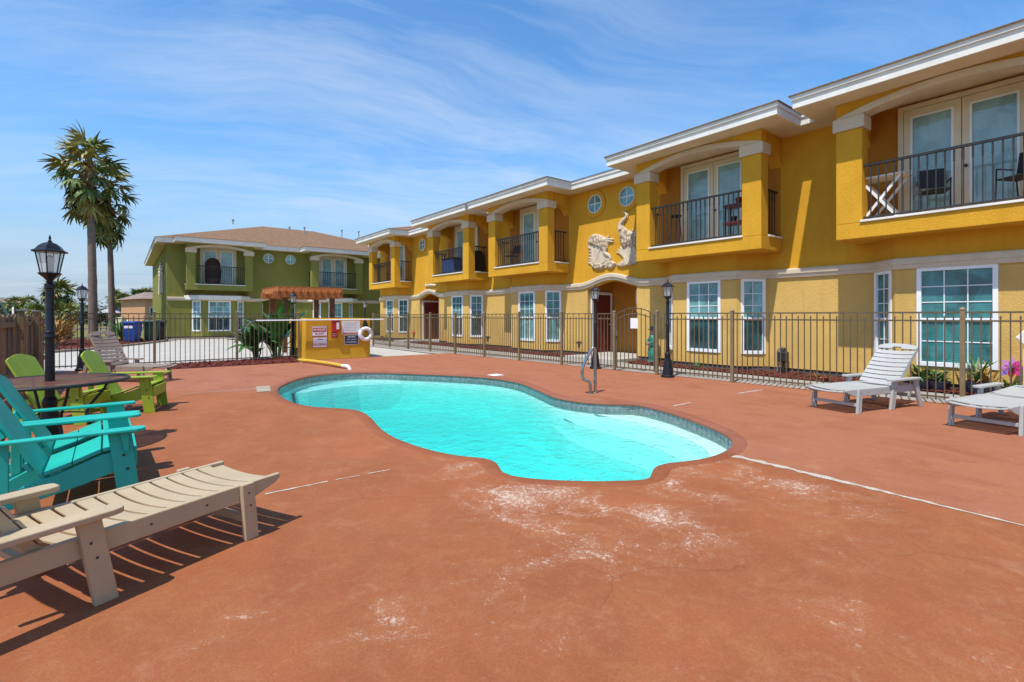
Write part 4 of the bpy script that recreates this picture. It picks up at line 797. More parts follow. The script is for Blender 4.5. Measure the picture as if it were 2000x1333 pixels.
rt = thing('life_ring', 'white life ring hanging at the end of the enclosure wall', 'life ring', ((a + b_) / 2, WYF - 0.09, z0 + rr)); tr_ = rr * 0.27
part(MB().tube([((rr - tr_) * math.cos(R(12 * k)), 0, (rr - tr_) * math.sin(R(12 * k))) for k in range(31)], tr_, 10), 'ring', 'white', rt, smooth=True)
for k in range(4):
    an = R(45 + 90 * k); c = Vector(((rr - tr_) * math.cos(an), 0, (rr - tr_) * math.sin(an))); tt = Vector((-math.sin(an), 0, math.cos(an))); rd = Vector((math.cos(an), 0, math.sin(an)))
    part(MB().tube([c + (rd * math.cos(R(30 * j)) + Vector((0, 1, 0)) * math.sin(R(30 * j))) * (tr_ + 0.006) for j in range(13)], 0.012, 5), 'rope_band', 'greyroof', rt)
part(MB().tube([(0, 0.02, rr - 0.02), (0.03, 0.04, rr + 0.12), (0.0, 0.05, rr + 0.3)], 0.012, 6), 'rope', 'dark', rt); part(MB().prism([(-0.12, rr - 0.1), (0.14, rr - 0.1), (0.03, rr + 0.24), (-0.03, rr + 0.24)], 'y', 0.02, 0.07), 'bracket', 'dark', rt, bev=0.01)
xa, za = WY(502, 626, WYF - 0.25); xb, _ = WY(752, 624, WYF - 0.25)
rt = thing('rescue_hook', 'long white rescue pole with hooked end laid along the fence and wall', 'rescue pole', (xa, WYF - 0.12, 1.27))
part(MB().tube([(0, 0, 0), (xb - xa, 0.0, 0.02)], 0.02, 8), 'pole', 'white', rt, smooth=True)
part(MB().tube([(0, 0, 0)] + [(-0.32 * math.sin(R(9 * k)), -0.0, -0.42 + 0.42 * math.cos(R(9 * k))) for k in range(1, 11)] + [(-0.30, 0, -0.55)], 0.014, 8), 'hook', 'steel', rt, smooth=True)
# pergola
PX0, PX1, PY0, PY1 = 4.62, 7.02, 20.2, 23.0
pg = thing('pergola', 'orange brown timber pergola with notched rafters behind the enclosure wall', 'pergola', (PX0, PY0, 0)); W, D = PX1 - PX0, PY1 - PY0
for x in (0.30, W - 0.30):
    for y in (0.35, D - 0.35): part(MB().box(x - 0.085, x + 0.085, y - 0.085, y + 0.085, 0, 2.2), 'post', 'pergpost', pg, bev=0.008)
for y in (0.33, D - 0.37): part(MB().box(-0.1, W + 0.1, y - 0.13, y - 0.09, 2.12, 2.36), 'beam', 'pergola', pg, bev=0.006)
for y in (0.37, D - 0.33): part(MB().box(-0.1, W + 0.1, y + 0.09, y + 0.13, 2.12, 2.36), 'beam', 'pergola', pg, bev=0.006)
raf = MB().prism([(0.0, 2.40), (0.16, 2.30), (D - 0.16, 2.30), (D, 2.40), (D, 2.50), (0.0, 2.50)], 'x', -0.022, 0.022).mesh('rafter', 'pergola')
for i in range(10): ob('rafter', raf, pg, (0.02 + (W - 0.04) * i / 9, 0, 0))
for i in range(9): part(MB().box(-0.05, W + 0.05, 0.1 + (D - 0.2) * i / 8 - 0.02, 0.1 + (D - 0.2) * i / 8 + 0.02, 2.502, 2.55), 'purlin', 'pergola', pg)
# yellow hose with white elbow feeding the pool
q0, q1 = P(585, 708), P(676, 721)
rt = thing('fill_hose', 'fat yellow hose on the deck ending in a white elbow at the pool', 'hose', (q0.x, q0.y, 0)); dv = q1 - q0
part(MB().tube([(0, 0, 0.07), dv * 0.3 + Vector((0.05, 0.06, 0.075)), dv * 0.65 + Vector((0.05, 0.03, 0.075)), dv * 0.93 + Vector((0, 0, 0.07))], 0.05, 10), 'hose', 'hose', rt, smooth=True)
e_ = dv.normalized(); part(MB().tube([dv * 0.92 + Vector((0, 0, 0.07)), dv * 1.0 + Vector((0, 0, 0.08)), dv + e_ * 0.12 + Vector((0, 0, 0.07)), dv + e_ * 0.20 + Vector((0, 0, 0.0)), dv + e_ * 0.21 + Vector((0, 0, -0.30))], 0.045, 10), 'elbow', 'white', rt, smooth=True)
# stainless figure-four rail
q = P(1157, 768); rt = thing('pool_handrail', 'stainless steel figure-four handrail at the far pool edge', 'handrail', (q.x, q.y, 0), -YAW)
pt = [(0.055, 0.02, 0.0), (0.055, 0.02, 0.74), (0.045, 0.015, 0.81), (0.015, 0.0, 0.83), (-0.02, -0.01, 0.79), (-0.10, -0.03, 0.66), (-0.175, -0.045, 0.50), (-0.195, -0.05, 0.38), (-0.185, -0.05, 0.29), (-0.15, -0.05, 0.245), (-0.09, -0.05, 0.225), (-0.055, -0.05, 0.19), (-0.045, -0.05, 0.12), (-0.045, -0.05, 0.0)]
pv = [Vector(p_) for p_ in pt]; sm = []
for i in range(len(pv) - 1):
    a, b, c, d = pv[max(0, i - 1)], pv[i], pv[i + 1], pv[min(len(pv) - 1, i + 2)]
    for j in range(5): t_ = j / 5; sm.append(0.5 * ((2 * b) + (c - a) * t_ + (2 * a - 5 * b + 4 * c - d) * t_ ** 2 + (3 * b - a - 3 * c + d) * t_ ** 3))
part(MB().tube(sm + [pv[-1]], 0.028, 12), 'rail', 'steel', rt, smooth=True)
for p_ in (pt[0], pt[-1]): part(MB().lathe([(0.06, 0.0), (0.06, 0.012), (0.03, 0.025)], 14, p_[0], p_[1]), 'escutcheon', 'steel', rt, smooth=True)

# ================================================================ furniture
def heading(r, f): x, y = G(r, f); return math.atan2(y, x)
def lounger(label, foot, dirn, mat, back=52, group='slatted sun loungers on the deck'):
    x, y = G(*foot); rt = thing('sun_lounger', label, 'sun lounger', (x, y, 0), heading(*dirn), group); HB = 1.25
    for s in (-1, 1):
        part(MB().prism([(0.0, 0.352), (0.0, 0.325), (0.03, 0.300), (0.20, 0.245), (1.74, 0.245), (1.74, 0.335), (1.70, 0.352)], 'y', s * 0.30 - 0.017, s * 0.30 + 0.017), 'side_rail', mat, rt, bev=0.006)
        yl = s * 0.336
        part(MB().prism([(0.22, 0.36), (0.30, 0.36), (0.275, 0.0), (0.185, 0.0)], 'y', yl - 0.018, yl + 0.018), 'foot_leg', mat, rt, bev=0.005)
        part(MB().prism([(1.04, 0.43), (1.14, 0.43), (1.065, 0.0), (0.965, 0.0)], 'y', yl - 0.018, yl + 0.018), 'arm_leg', mat, rt, bev=0.005)
        part(MB().prism([(1.56, 0.43), (1.65, 0.43), (1.80, 0.0), (1.71, 0.0)], 'y', yl - 0.018, yl + 0.018), 'rear_leg', mat, rt, bev=0.005)
        arm = [(0.95, -0.035), (0.965, -0.052), (1.0, -0.06), (1.68, -0.05), (1.70, -0.03), (1.70, 0.03), (1.68, 0.045), (1.0, 0.055), (0.965, 0.046), (0.95, 0.03)]
        part(MB().prism([(a, b_ + yl) for a, b_ in arm], 'z', 0.431, 0.462), 'armrest', mat, rt, bev=0.006)
        part(MB().beam((1.13, s * 0.12, 0.25), (1.13, s * 0.28, 0.25), 0.03, 0.05), 'bracket', mat, rt)
    for s in (-1, 1):
        for (px_, pz_) in ((0.245, 0.22), (0.255, 0.30), (1.06, 0.24), (1.085, 0.32), (1.66, 0.28), (0.5, 0.30), (0.8, 0.30)): part(MB().lathe([(0.0065, 0), (0.0065, 0.003), (0.002, 0.005)], 8), 'screw', 'iron', rt, loc=(px_, s * (0.354 if px_ not in (0.5, 0.8) else 0.317), pz_), rot=(R(-90 * s), 0, 0))
    part(MB().box(0.215, 0.25, -0.316, 0.316, 0.10, 0.145), 'stretcher', mat, rt, bev=0.004); part(MB().box(1.725, 1.76, -0.316, 0.316, 0.13, 0.18), 'stretcher', mat, rt, bev=0.004)
    part(MB().box(0.55, 0.63, -0.28, 0.28, 0.27, 0.30), 'cross_brace', mat, rt); part(MB().box(1.2, 1.28, -0.28, 0.28, 0.25, 0.28), 'cross_brace', mat, rt)
    def slat(w_):
        mb = MB(); n = 8; vs_ = []
        for i in range(n + 1):
            y_ = -0.279 + 0.558 * i / n; dz = -0.022 * (1 - (y_ / 0.279) ** 2)
            vs_ += [(-w_ / 2, y_, dz - 0.007), (w_ / 2, y_, dz - 0.007), (w_ / 2, y_, dz + 0.007), (-w_ / 2, y_, dz + 0.007)]
        fs = [(i * 4 + k, i * 4 + (k + 1) % 4, i * 4 + 4 + (k + 1) % 4, i * 4 + 4 + k) for i in range(n) for k in range(4)] + [(3, 2, 1, 0), (n * 4, n * 4 + 1, n * 4 + 2, n * 4 + 3)]
        return mb.add(vs_, fs).mesh('slat', mat)
    sm_ = slat(0.081); sb_ = slat(0.073); n = 12
    for i in range(n): ob('slat', sm_, rt, (0.055 + i * (HB - 0.06) / n, 0, 0.342 - 0.02 * (i == 0)), bev=0.003)
    bk = MB().prism([(0.0, -0.278), (0.80, -0.278), (0.80, -0.246), (0.04, -0.246), (0.04, 0.246), (0.80, 0.246), (0.80, 0.278), (0.0, 0.278)], 'z', -0.035, 0.012)
    bo = part(bk, 'backrest', mat, rt, bev=0.004, loc=(HB, 0, 0.335), rot=(0, -R(back), 0))
    for i in range(8): ob('back_slat', sb_, bo, (0.06 + i * 0.0875, 0, 0.024), bev=0.003)
    top = [(0.735, -0.279), (0.735, -0.07), (0.775, -0.06), (0.775, 0.06), (0.735, 0.07), (0.735, 0.279), (0.80, 0.275), (0.83, 0.20), (0.845, 0.08), (0.845, -0.08), (0.83, -0.20), (0.80, -0.275)]
    part(MB().prism(top, 'z', 0.012, 0.034), 'top_rail', mat, bo, bev=0.004)
    part(MB().beam((1.42, -0.2, 0.27), (HB + 0.45 * math.cos(R(back)), -0.2, 0.335 + 0.43 * math.sin(R(back))), 0.03, 0.03), 'prop', mat, rt); part(MB().beam((1.42, 0.2, 0.27), (HB + 0.45 * math.cos(R(back)), 0.2, 0.335 + 0.43 * math.sin(R(back))), 0.03, 0.03), 'prop', mat, rt)
    return rt
lounger('tan slatted sun lounger in front of the turquoise chairs', (-1.86, 3.54), (-0.45, -0.89), 'tan', 58)
lounger('white slatted sun lounger with raised back beside the fence, in front of the big window', (4.655, 7.417), (0.91, 0.40), 'white_l', 46)
lounger('white slatted sun lounger lying flat next to the flower pots', (5.655, 6.08), (0.885, 0.465), 'white_l', 3)
lounger('weathered taupe sun lounger with steep back behind the lime green chair', (-7.45, 10.75), (-0.985, 0.17), 'taupe', 60)
def adirondack(label, x, y, ang, mat):
    rt = thing('adirondack_chair', label, 'chair', (x, y, 0), ang, 'adirondack chairs around the metal table'); b = 0.005
    for s in (-1, 1):
        ys = s * 0.315
        part(MB().prism([(-0.16, 0.515), (-0.02, 0.515), (0.045, 0.0), (-0.095, 0.0)], 'y', ys - 0.014, ys + 0.014), 'front_leg', mat, rt, bev=b)
        part(MB().prism([(0.0, 0.375), (0.0, 0.24), (-0.30, 0.14), (-0.86, 0.0), (-0.98, 0.0), (-0.62, 0.20), (-0.45, 0.245), (-0.20, 0.345)], 'y', s * 0.285 - 0.014, s * 0.285 + 0.014), 'stringer', mat, rt, bev=b)
        arm = [(0.075, -0.03), (0.06, -0.055), (0.02, -0.066), (-0.30, -0.058), (-0.78, -0.038), (-0.78, 0.038), (-0.30, 0.058), (0.02, 0.066), (0.06, 0.055), (0.075, 0.03)]
        part(MB().prism([(p_[0], p_[1] + s * 0.345) for p_ in arm], 'z', 0.516, 0.540), 'armrest', mat, rt, bev=0.007)
        part(MB().prism([(-0.76, 0.515), (-0.70, 0.515), (-0.70, 0.16), (-0.76, 0.13)], 'y', ys - 0.0, ys + s * 0.026 if s > 0 else ys + 0.026), 'rear_upright', mat, rt, bev=b)
        part(MB().prism([(-0.03, 0.512), (-0.03, 0.36), (-0.055, 0.36), (-0.085, 0.512)], 'y', s * 0.345 - 0.012, s * 0.345 + 0.012), 'arm_bracket', mat, rt)
        for (px, pz) in ((-0.06, 0.33), (-0.035, 0.22)): part(MB().lathe([(0.011, 0), (0.011, 0.005), (0.003, 0.007)], 8), 'bolt', 'iron', rt, loc=(px, ys + s * 0.014, pz), rot=(R(-90 * s), 0, 0))
    part(MB().box(0.0, 0.024, -0.30, 0.30, 0.225, 0.375), 'apron', mat, rt, bev=b)
    sp = [(-0.005, 0.395), (-0.19, 0.368), (-0.36, 0.300), (-0.52, 0.248)]
    for (a, c) in zip(sp, sp[1:]):
        A, B = Vector((a[0], 0, a[1])), Vector((c[0], 0, c[1])); d = (B - A).normalized(); n_ = Vector((-d.z, 0, d.x)) * -1
        if n_.z < 0: n_ = -n_
        A2, B2 = A + d * 0.004, B - d * 0.004; q = [(p_.x, y_, p_.z) for p_ in (A2, B2, B2 + n_ * 0.022, A2 + n_ * 0.022) for y_ in (-0.30, 0.30)]
        part(MB().hexa([q[0], q[2], q[3], q[1], q[6], q[4], q[5], q[7]]), 'seat_board', mat, rt, bev=0.004)
    br = R(62)
    prof = {0: [(0.0, -0.265), (0.0, -0.092), (0.80, -0.092), (0.775, -0.19), (0.74, -0.265)], 1: [(0.0, -0.087), (0.0, 0.087), (0.805, 0.087), (0.815, 0.0), (0.805, -0.087)], 2: [(0.0, 0.265), (0.0, 0.092), (0.80, 0.092), (0.775, 0.19), (0.74, 0.265)]}
    for k in range(3): part(MB().prism(prof[k], 'z', 0.0, 0.024), 'back_board', mat, rt, bev=0.004, loc=(-0.50, 0, 0.20), rot=(0, -(math.pi - br), 0))
    for dz in (0.12, 0.42): part(MB().box(dz, dz + 0.07, -0.30, 0.30, 0.026, 0.05), 'back_brace', mat, rt, bev=0.004, loc=(-0.50, 0, 0.20), rot=(0, -(math.pi - br), 0))
    return rt
adirondack('turquoise adirondack chair right behind the tan lounger', 0.06, 5.28, R(1), 'teal')
adirondack('turquoise adirondack chair between its twin and the round metal table', 0.04, 6.10, R(2), 'teal')
adirondack('lime green adirondack chair in front of the weathered taupe lounger', 0.43, 9.33, math.atan2(-0.30, 0.95), 'lime')
adirondack('lime green adirondack chair by the wood fence, behind the metal table', -0.28, 8.82, math.atan2(-0.40, 0.9), 'lime')
# round mesh table round the lamp post
tb = thing('round_table', 'round rusty brown mesh metal table fitted around the lamp post', 'table', (TX, TY, 0)); TR, TZ = 0.66, 0.735
mb = MB(); n = 40
mb.add([(r_ * math.cos(2 * math.pi * k / n), r_ * math.sin(2 * math.pi * k / n), z) for r_, z in ((0.055, TZ), (0.35, TZ + 0.002), (TR - 0.012, TZ), (TR - 0.012, TZ - 0.006), (0.055, TZ - 0.006), (0.055, TZ)) for k in range(n)], ring_faces(6, n)); part(mb, 'mesh_top', 'mesh', tb)
part(MB().tube([(TR * math.cos(2 * math.pi * k / 48), TR * math.sin(2 * math.pi * k / 48), TZ - 0.008) for k in range(49)], 0.017, 8), 'rim', 'dark', tb, smooth=True)
for k in range(4):
    an = R(20 + 90 * k); c_, s_ = math.cos(an), math.sin(an)
    part(MB().tube([(0.52 * c_, 0.52 * s_, TZ - 0.02), (0.47 * c_, 0.47 * s_, 0.60), (0.33 * c_, 0.33 * s_, 0.42), (0.30 * c_, 0.30 * s_, 0.30), (0.40 * c_, 0.40 * s_, 0.10), (0.50 * c_, 0.50 * s_, 0.0)], 0.014, 8), 'leg', 'dark', tb, smooth=True)
part(MB().tube([(0.31 * math.cos(R(15 * k)), 0.31 * math.sin(R(15 * k)), 0.35) for k in range(25)], 0.009, 6), 'leg_ring', 'dark', tb, smooth=True)

# ================================================================ bins, meter, path lights, statue
def bin_(label, x, y, ang, mat, h=1.0, text=False):
    rt = thing('wheelie_bin', label, 'bin', (x, y, 0), ang, 'wheeled bins by the green building')
    part(MB().hexa([(-0.24, -0.24, 0.06), (0.24, -0.24, 0.06), (0.24, 0.24, 0.06), (-0.24, 0.24, 0.06), (-0.31, -0.31, h * 0.94), (0.31, -0.31, h * 0.94), (0.31, 0.33, h * 0.94), (-0.31, 0.33, h * 0.94)]), 'body', mat, rt, bev=0.03)
    part(MB().prism([(-0.36, h * 0.94), (0.38, h * 0.94), (0.34, h * 1.0), (0.0, h * 1.05), (-0.34, h * 1.02)], 'x', -0.34, 0.34), 'lid', mat, rt, bev=0.02)
    part(MB().tube([(-0.24, 0.40, h * 0.93), (0.24, 0.40, h * 0.93)], 0.016, 8), 'handle', mat, rt)
    for s in (-1, 1): part(MB().tube([(s * 0.25, 0.24, 0.11), (s * 0.30, 0.24, 0.11)], 0.11, 14), 'wheel', 'dark', rt)
    if text:
        mb = MB(); part(MB().hexa([(-0.23, -0.302, h * 0.70), (0.20, -0.302, h * 0.70), (0.20, -0.29, h * 0.70), (-0.23, -0.29, h * 0.70), (-0.23, -0.311, h * 0.82), (0.2, -0.311, h * 0.82), (0.2, -0.30, h * 0.82), (-0.23, -0.30, h * 0.82)]), 'printed_band', 'white', rt)
    return rt
def at_d(px, d): return G((px - CX) / FPX * d, d)
bin_('blue wheeled bin with a white printed band on its front', *at_d(259, 26.6), R(-35), 'bluebin', 1.08, True)
bin_('dark green wheeled bin next to the blue one', *at_d(296, 27.6), R(-20), 'greenbin', 1.12)
bin_('black wheeled bin between the dark green one and the house corner', *at_d(311, 28.6), R(-10), 'dark', 1.1)
q = Vector((12.78, WX(1530, 700, 12.78)[0], 0)); rt = thing('gas_meter', 'black utility meter on a pipe riser against the yellow wall', 'meter', (q.x, q.y, 0), R(90))
part(MB().tube([(0, 0, 0), (0, 0, 0.28)], 0.03, 8), 'riser', 'dark', rt); part(MB().tube([(0.14, 0, 0.0), (0.14, 0, 0.55), (0.1, 0, 0.6), (0.02, 0, 0.6)], 0.02, 8), 'pipe', 'greypot', rt, smooth=True)
part(MB().box(-0.11, 0.11, -0.07, 0.09, 0.28, 0.54), 'meter_body', 'dark', rt, bev=0.03); part(MB().lathe([(0.06, 0.54), (0.06, 0.60), (0.03, 0.64)], 10, 0, 0), 'cap', 'dark', rt, smooth=True)
for i, (px, py, lb) in enumerate(((1131, 702, 'small dark path light in the mulch left of the near entry'), (953, 692, 'small dark path light in the mulch below the twin windows'), (808, 671, 'small red brown path light by the farthest windows'))):
    q = Vector((12.35, WX(px, py, 12.35)[0], 0)); rt = thing('path_light', lb, 'light', (q.x, q.y, 0), 0.3, 'path lights in the mulch bed'); mt = 'red' if i == 2 else 'iron'
    part(MB().lathe([(0.018, 0), (0.018, 0.30), (0.035, 0.32), (0.05, 0.46), (0.055, 0.47)], 8), 'stem', mt, rt, smooth=True); part(MB().lathe([(0.13, 0.47), (0.135, 0.485), (0.06, 0.53), (0.01, 0.56)], 10), 'cap', mt, rt, smooth=True)
q = P(1274, 709); st = thing('garden_statue', 'teal glazed garden statue of a standing child in a hat behind the gate post', 'statue', (q.x, q.y, 0), R(160))
part(MB().lathe([(0.16, 0), (0.16, 0.04), (0.12, 0.06), (0.115, 0.10), (0.13, 0.16), (0.145, 0.30), (0.12, 0.46), (0.085, 0.58), (0.10, 0.68), (0.11, 0.76), (0.085, 0.82), (0.04, 0.85), (0.035, 0.88)], 16), 'body', 'statue', st, smooth=True)
part(MB().lathe([(0.03, 0.86), (0.07, 0.90), (0.082, 0.96), (0.07, 1.02), (0.03, 1.05)], 14), 'head', 'skin', st, smooth=True)
part(MB().lathe([(0.14, 1.0), (0.145, 1.012), (0.085, 1.02), (0.08, 1.08), (0.04, 1.11)], 14), 'hat', 'pot', st, smooth=True)
for s in (-1, 1): part(MB().tube([(0.0, s * 0.09, 0.77), (0.05, s * 0.16, 0.66), (0.13, s * 0.10, 0.58), (0.16, s * 0.03, 0.57)], [0.04, 0.036, 0.03, 0.022], 8), 'arm', 'statue', st, smooth=True)
part(MB().lathe([(0.06, 0.52), (0.08, 0.60), (0.075, 0.61)], 10, 0.17, 0.0), 'basket', 'skin', st, smooth=True)

# ================================================================ balcony furniture
def patio_chair(label, s, o, z, ang, mat='dark', h=0.95, seat=0.5):
    x, y = XW - o, s; rt = thing('patio_chair', label, 'chair', (x, y, z), ang, 'chairs on the yellow building balconies')
    for sx in (-1, 1):
        part(MB().tube([(0.22, sx * 0.22, 0), (0.20, sx * 0.22, seat), (0.18, sx * 0.23, seat + 0.2), (-0.2, sx * 0.23, seat + 0.2)], 0.013, 6), 'front_leg', mat, rt, smooth=True)
        part(MB().tube([(-0.26, sx * 0.2, 0), (-0.20, sx * 0.2, seat), (-0.28, sx * 0.2, h)], 0.013, 6), 'rear_leg', mat, rt, smooth=True)
    part(MB().box(-0.21, 0.22, -0.21, 0.21, seat - 0.015, seat + 0.015), 'seat', mat, rt, bev=0.01)
    part(MB().hexa([(-0.21, -0.2, seat + 0.12), (-0.195, -0.2, seat + 0.12), (-0.195, 0.2, seat + 0.12), (-0.21, 0.2, seat + 0.12), (-0.275, -0.2, h), (-0.26, -0.2, h), (-0.26, 0.2, h), (-0.275, 0.2, h)]), 'backrest', mat, rt, bev=0.005); return rt
FZ = 3.33
rt = thing('folding_table', 'white folding table with crossed legs on the balcony above the big window', 'table', (XW - 0.62, 3.40, FZ), R(90))
part(MB().box(-0.42, 0.42, -0.28, 0.28, 0.90, 0.93), 'top', 'white', rt, bev=0.006)
for sy in (-0.22, 0.22):
    for s in (-1, 1): part(MB().beam((-0.34 * s, sy + 0.015 * s, 0.0), (0.34 * s, sy + 0.015 * s, 0.9), 0.03, 0.05), 'leg', 'white', rt)
patio_chair('black balcony chair standing next to the white folding table', 2.62, 0.50, FZ, R(200), h=1.0); patio_chair('black balcony chair at the rail end beyond the glass doors', 1.42, 0.62, FZ, R(150), h=1.0)
patio_chair('dark chair on the balcony above the entry with the bird reliefs', 16.0, 0.5, FZ, R(180)); patio_chair('dark chair on the farthest balcony of the yellow building', 27.2, 0.55, FZ, R(180))
rt = thing('plant_stand', 'dark red two-tier plant stand on the middle balcony', 'plant stand', (XW - 0.6, 6.45, FZ), R(90))
for z in (0.42, 0.86): part(MB().box(-0.36, 0.36, -0.17, 0.17, z, z + 0.07), 'shelf', 'reddoor', rt, bev=0.01)
for x in (-0.3, 0.3):
    for y in (-0.13, 0.13): part(MB().box(x - 0.015, x + 0.015, y - 0.015, y + 0.015, 0, 0.86), 'leg', 'dark', rt)
part(MB().lathe([(0.07, 0.93), (0.10, 1.08), (0.09, 1.09)], 10, 0.0, 0), 'pot', 'reddoor', rt, smooth=True); part(MB().lathe([(0.06, 0.49), (0.09, 0.62), (0.08, 0.63)], 10, 0.15, 0), 'pot', 'pot', rt, smooth=True)
rt = thing('bar_stool', 'tall slim black stool on the middle balcony', 'stool', (XW - 0.6, 8.3, FZ), 0); part(MB().lathe([(0.15, 0.88), (0.16, 0.90), (0.15, 0.93)], 14), 'seat', 'dark', rt)
for k in range(4): part(MB().tube([(0.10 * math.cos(R(45 + 90 * k)), 0.10 * math.sin(R(45 + 90 * k)), 0.88), (0.19 * math.cos(R(45 + 90 * k)), 0.19 * math.sin(R(45 + 90 * k)), 0)], 0.011, 6), 'leg', 'dark', rt)
rt = thing('covered_cooler', 'blue cloth-covered cooler box on the second farthest balcony', 'cooler', (XW - 0.6, 20.5, FZ), R(90)); part(MB().box(-0.5, 0.5, -0.25, 0.25, 0.1, 0.75), 'cover', 'blue', rt, bev=0.06); part(MB().box(-0.52, 0.52, -0.27, 0.27, 0.75, 0.82), 'lid', 'dark', rt, bev=0.02)
for x in (-0.42, 0.42):
    for y in (-0.2, 0.2): part(MB().box(x - 0.03, x + 0.03, y - 0.03, y + 0.03, 0, 0.12), 'foot', 'dark', rt)
rt = thing('covered_grill', 'black covered grill at the side rail of the second farthest balcony', 'grill', (XW - 0.42, 18.72, FZ), 0); part(MB().prism([(-0.3, 0.0), (0.3, 0.0), (0.32, 0.75), (0.2, 1.0), (-0.2, 1.0), (-0.32, 0.75)], 'y', -0.25, 0.25), 'cover', 'dark', rt, bev=0.08)
rt = thing('hooded_wicker_chair', 'dark brown hooded wicker chair on the green building balcony', 'chair', (5.05 - 0.6, 36.85 - 0.62, FZ), R(0)); mb = MB(); n = 14
mb.add([(r_ * math.cos(R(-20 + 220 * k / n)), r_ * 0.8 * math.sin(R(-20 + 220 * k / n)), z) for r_, z in ((0.34, 0.0), (0.44, 0.4), (0.46, 0.9), (0.42, 1.3), (0.30, 1.6), (0.10, 1.72)) for k in range(n + 1)], [(i * (n + 1) + k, i * (n + 1) + k + 1, (i + 1) * (n + 1) + k + 1, (i + 1) * (n + 1) + k) for i in range(5) for k in range(n)]); part(mb, 'hood', 'wicker', rt, smooth=True)
part(MB().lathe([(0.33, 0.0), (0.38, 0.35), (0.36, 0.42), (0.1, 0.44)], 14), 'seat', 'wicker', rt, smooth=True)

# ================================================================ plants
def blade(mb, base, yaw, pitch, L, w_, droop=0.5, seg=4, fold=0.0):
    """arching leaf blade"""
    p_ = Vector(base); d = Vector((math.cos(yaw) * math.cos(pitch), math.sin(yaw) * math.cos(pitch), math.sin(pitch))); sd = Vector((-math.sin(yaw), math.cos(yaw), 0)); vs_ = []
    for i in range(seg + 1):
        t_ = i / seg; ww = w_ * math.sin(math.pi * min(0.96, 0.12 + 0.88 * t_)) ** 0.8; u = Vector((0, 0, fold * ww))
        vs_ += [p_ - sd * ww + u, p_ + sd * ww + u]
        if fold: vs_.insert(len(vs_) - 1, p_)
        pitch -= droop / seg; d = Vector((math.cos(yaw) * math.cos(pitch), math.sin(yaw) * math.cos(pitch), math.sin(pitch))); p_ = p_ + d * L / seg
    c = 3 if fold else 2
    mb.add(vs_, [(i * c + k, i * c + k + 1, (i + 1) * c + k + 1, (i + 1) * c + k) for i in range(seg) for k in range(c - 1)])
def paddle_plant(label, x, y, h, nl, seed, group='big-leaved plants by the driveway fence'):
    r_ = random.Random(seed); rt = thing('paddle_leaf_plant', label, 'plant', (x, y, 0), r_.uniform(0, 6), group); ms = []
    for k in range(4):
        mb = MB(); blade(mb, (0, 0, 0), 0, R(82 - 7 * k), h * 0.66, h * 0.085, 0.25 + 0.22 * k, 8, 0.3); ms.append(mb.mesh('leaf', 'canna', True, False))
    for i in range(nl):
        yaw = r_.uniform(0, 6.28); rr = r_.uniform(0.02, 0.22); hz = r_.uniform(0.12, 0.5) * h; c_, s_ = math.cos(yaw), math.sin(yaw)
        part(MB().tube([(rr * 0.5 * c_, rr * 0.5 * s_, 0), (rr * c_, rr * s_, hz)], [0.022, 0.012], 6), 'stalk', 'canna', rt); ob('leaf', ms[r_.randrange(4)], rt, (rr * c_, rr * s_, hz * 0.96), (r_.uniform(-0.3, 0.3), r_.uniform(-0.15, 0.85), yaw))
q = P(505, 702); paddle_plant('big-leaved dark green plant by the fence post, left of its neighbour', q.x, q.y + 0.4, 1.35, 24, 3)
q = P(545, 701); paddle_plant('tall big-leaved dark green plant next to the lamp post and enclosure', q.x, q.y + 0.3, 1.75, 26, 4)
paddle_plant('broad-leaved plant at the far end of the wood fence', -1.95, 17.9, 1.6, 8, 6)
def clump(name, label, cat, x, y, z, nb, h, w_, spread, mat, seed, group=None, pot=None, flowers=None, droop=0.9):
    r_ = random.Random(seed); rt = thing(name, label, cat, (x, y, z), 0, group); zb = 0.0
    if pot:
        pr, ph, pmat = pot; part(MB().lathe([(pr * 0.72, 0), (pr * 0.78, 0.02), (pr, ph * 0.9), (pr * 1.05, ph * 0.92), (pr * 1.05, ph), (pr * 0.9, ph), (pr * 0.88, ph * 0.85)], 18), 'pot', pmat, rt, smooth=True); zb = ph * 0.85
    mb = MB()
    for i in range(nb):
        a_ = r_.uniform(0, 6.28); rr = spread * math.sqrt(r_.random()) * 0.6; blade(mb, (rr * math.cos(a_), rr * math.sin(a_), zb + r_.uniform(0, h * 0.45)), a_ + r_.uniform(-0.6, 0.6), R(r_.uniform(25, 85)), h * r_.uniform(0.4, 0.75), w_ * r_.uniform(0.7, 1.3), droop * r_.uniform(0.4, 1.3), 3)
    tag(part(mb, 'foliage', mat, rt), kind='stuff')
    if flowers:
        fm = MB()
        for i in range(flowers[1]):
            a_ = r_.uniform(0, 6.28); rr = spread * math.sqrt(r_.random()) * 0.8; zf = zb + h * r_.uniform(0.55, 0.95); fm.lathe([(0.004, zf - 0.02), (0.022, zf), (0.014, zf + 0.02), (0.003, zf + 0.05)], 6, rr * math.cos(a_), rr * math.sin(a_))
        part(fm, 'blossom', flowers[0], rt)['kind'] = 'stuff'
    return rt
def pw(px, py):
    if px > 1700: return 12.08, WX(px, py, 12.08)[0], 0.0
    q = P(px, py); return q.x, q.y, 0.0
GP = 'potted plants under the big bay window'
clump('potted_plant', 'bushy bright green plant in a navy pot below the window, beside the raised lounger', 'plant', *pw(1800, 757), 70, 0.36, 0.022, 0.20, 'leaf', 11, GP, (0.20, 0.21, 'pot'))
clump('potted_plant', 'smaller leafy green plant in a navy pot between the bushy one and the fence post', 'plant', *pw(1832, 758), 60, 0.30, 0.022, 0.18, 'leaf', 12, GP, (0.18, 0.20, 'pot'))
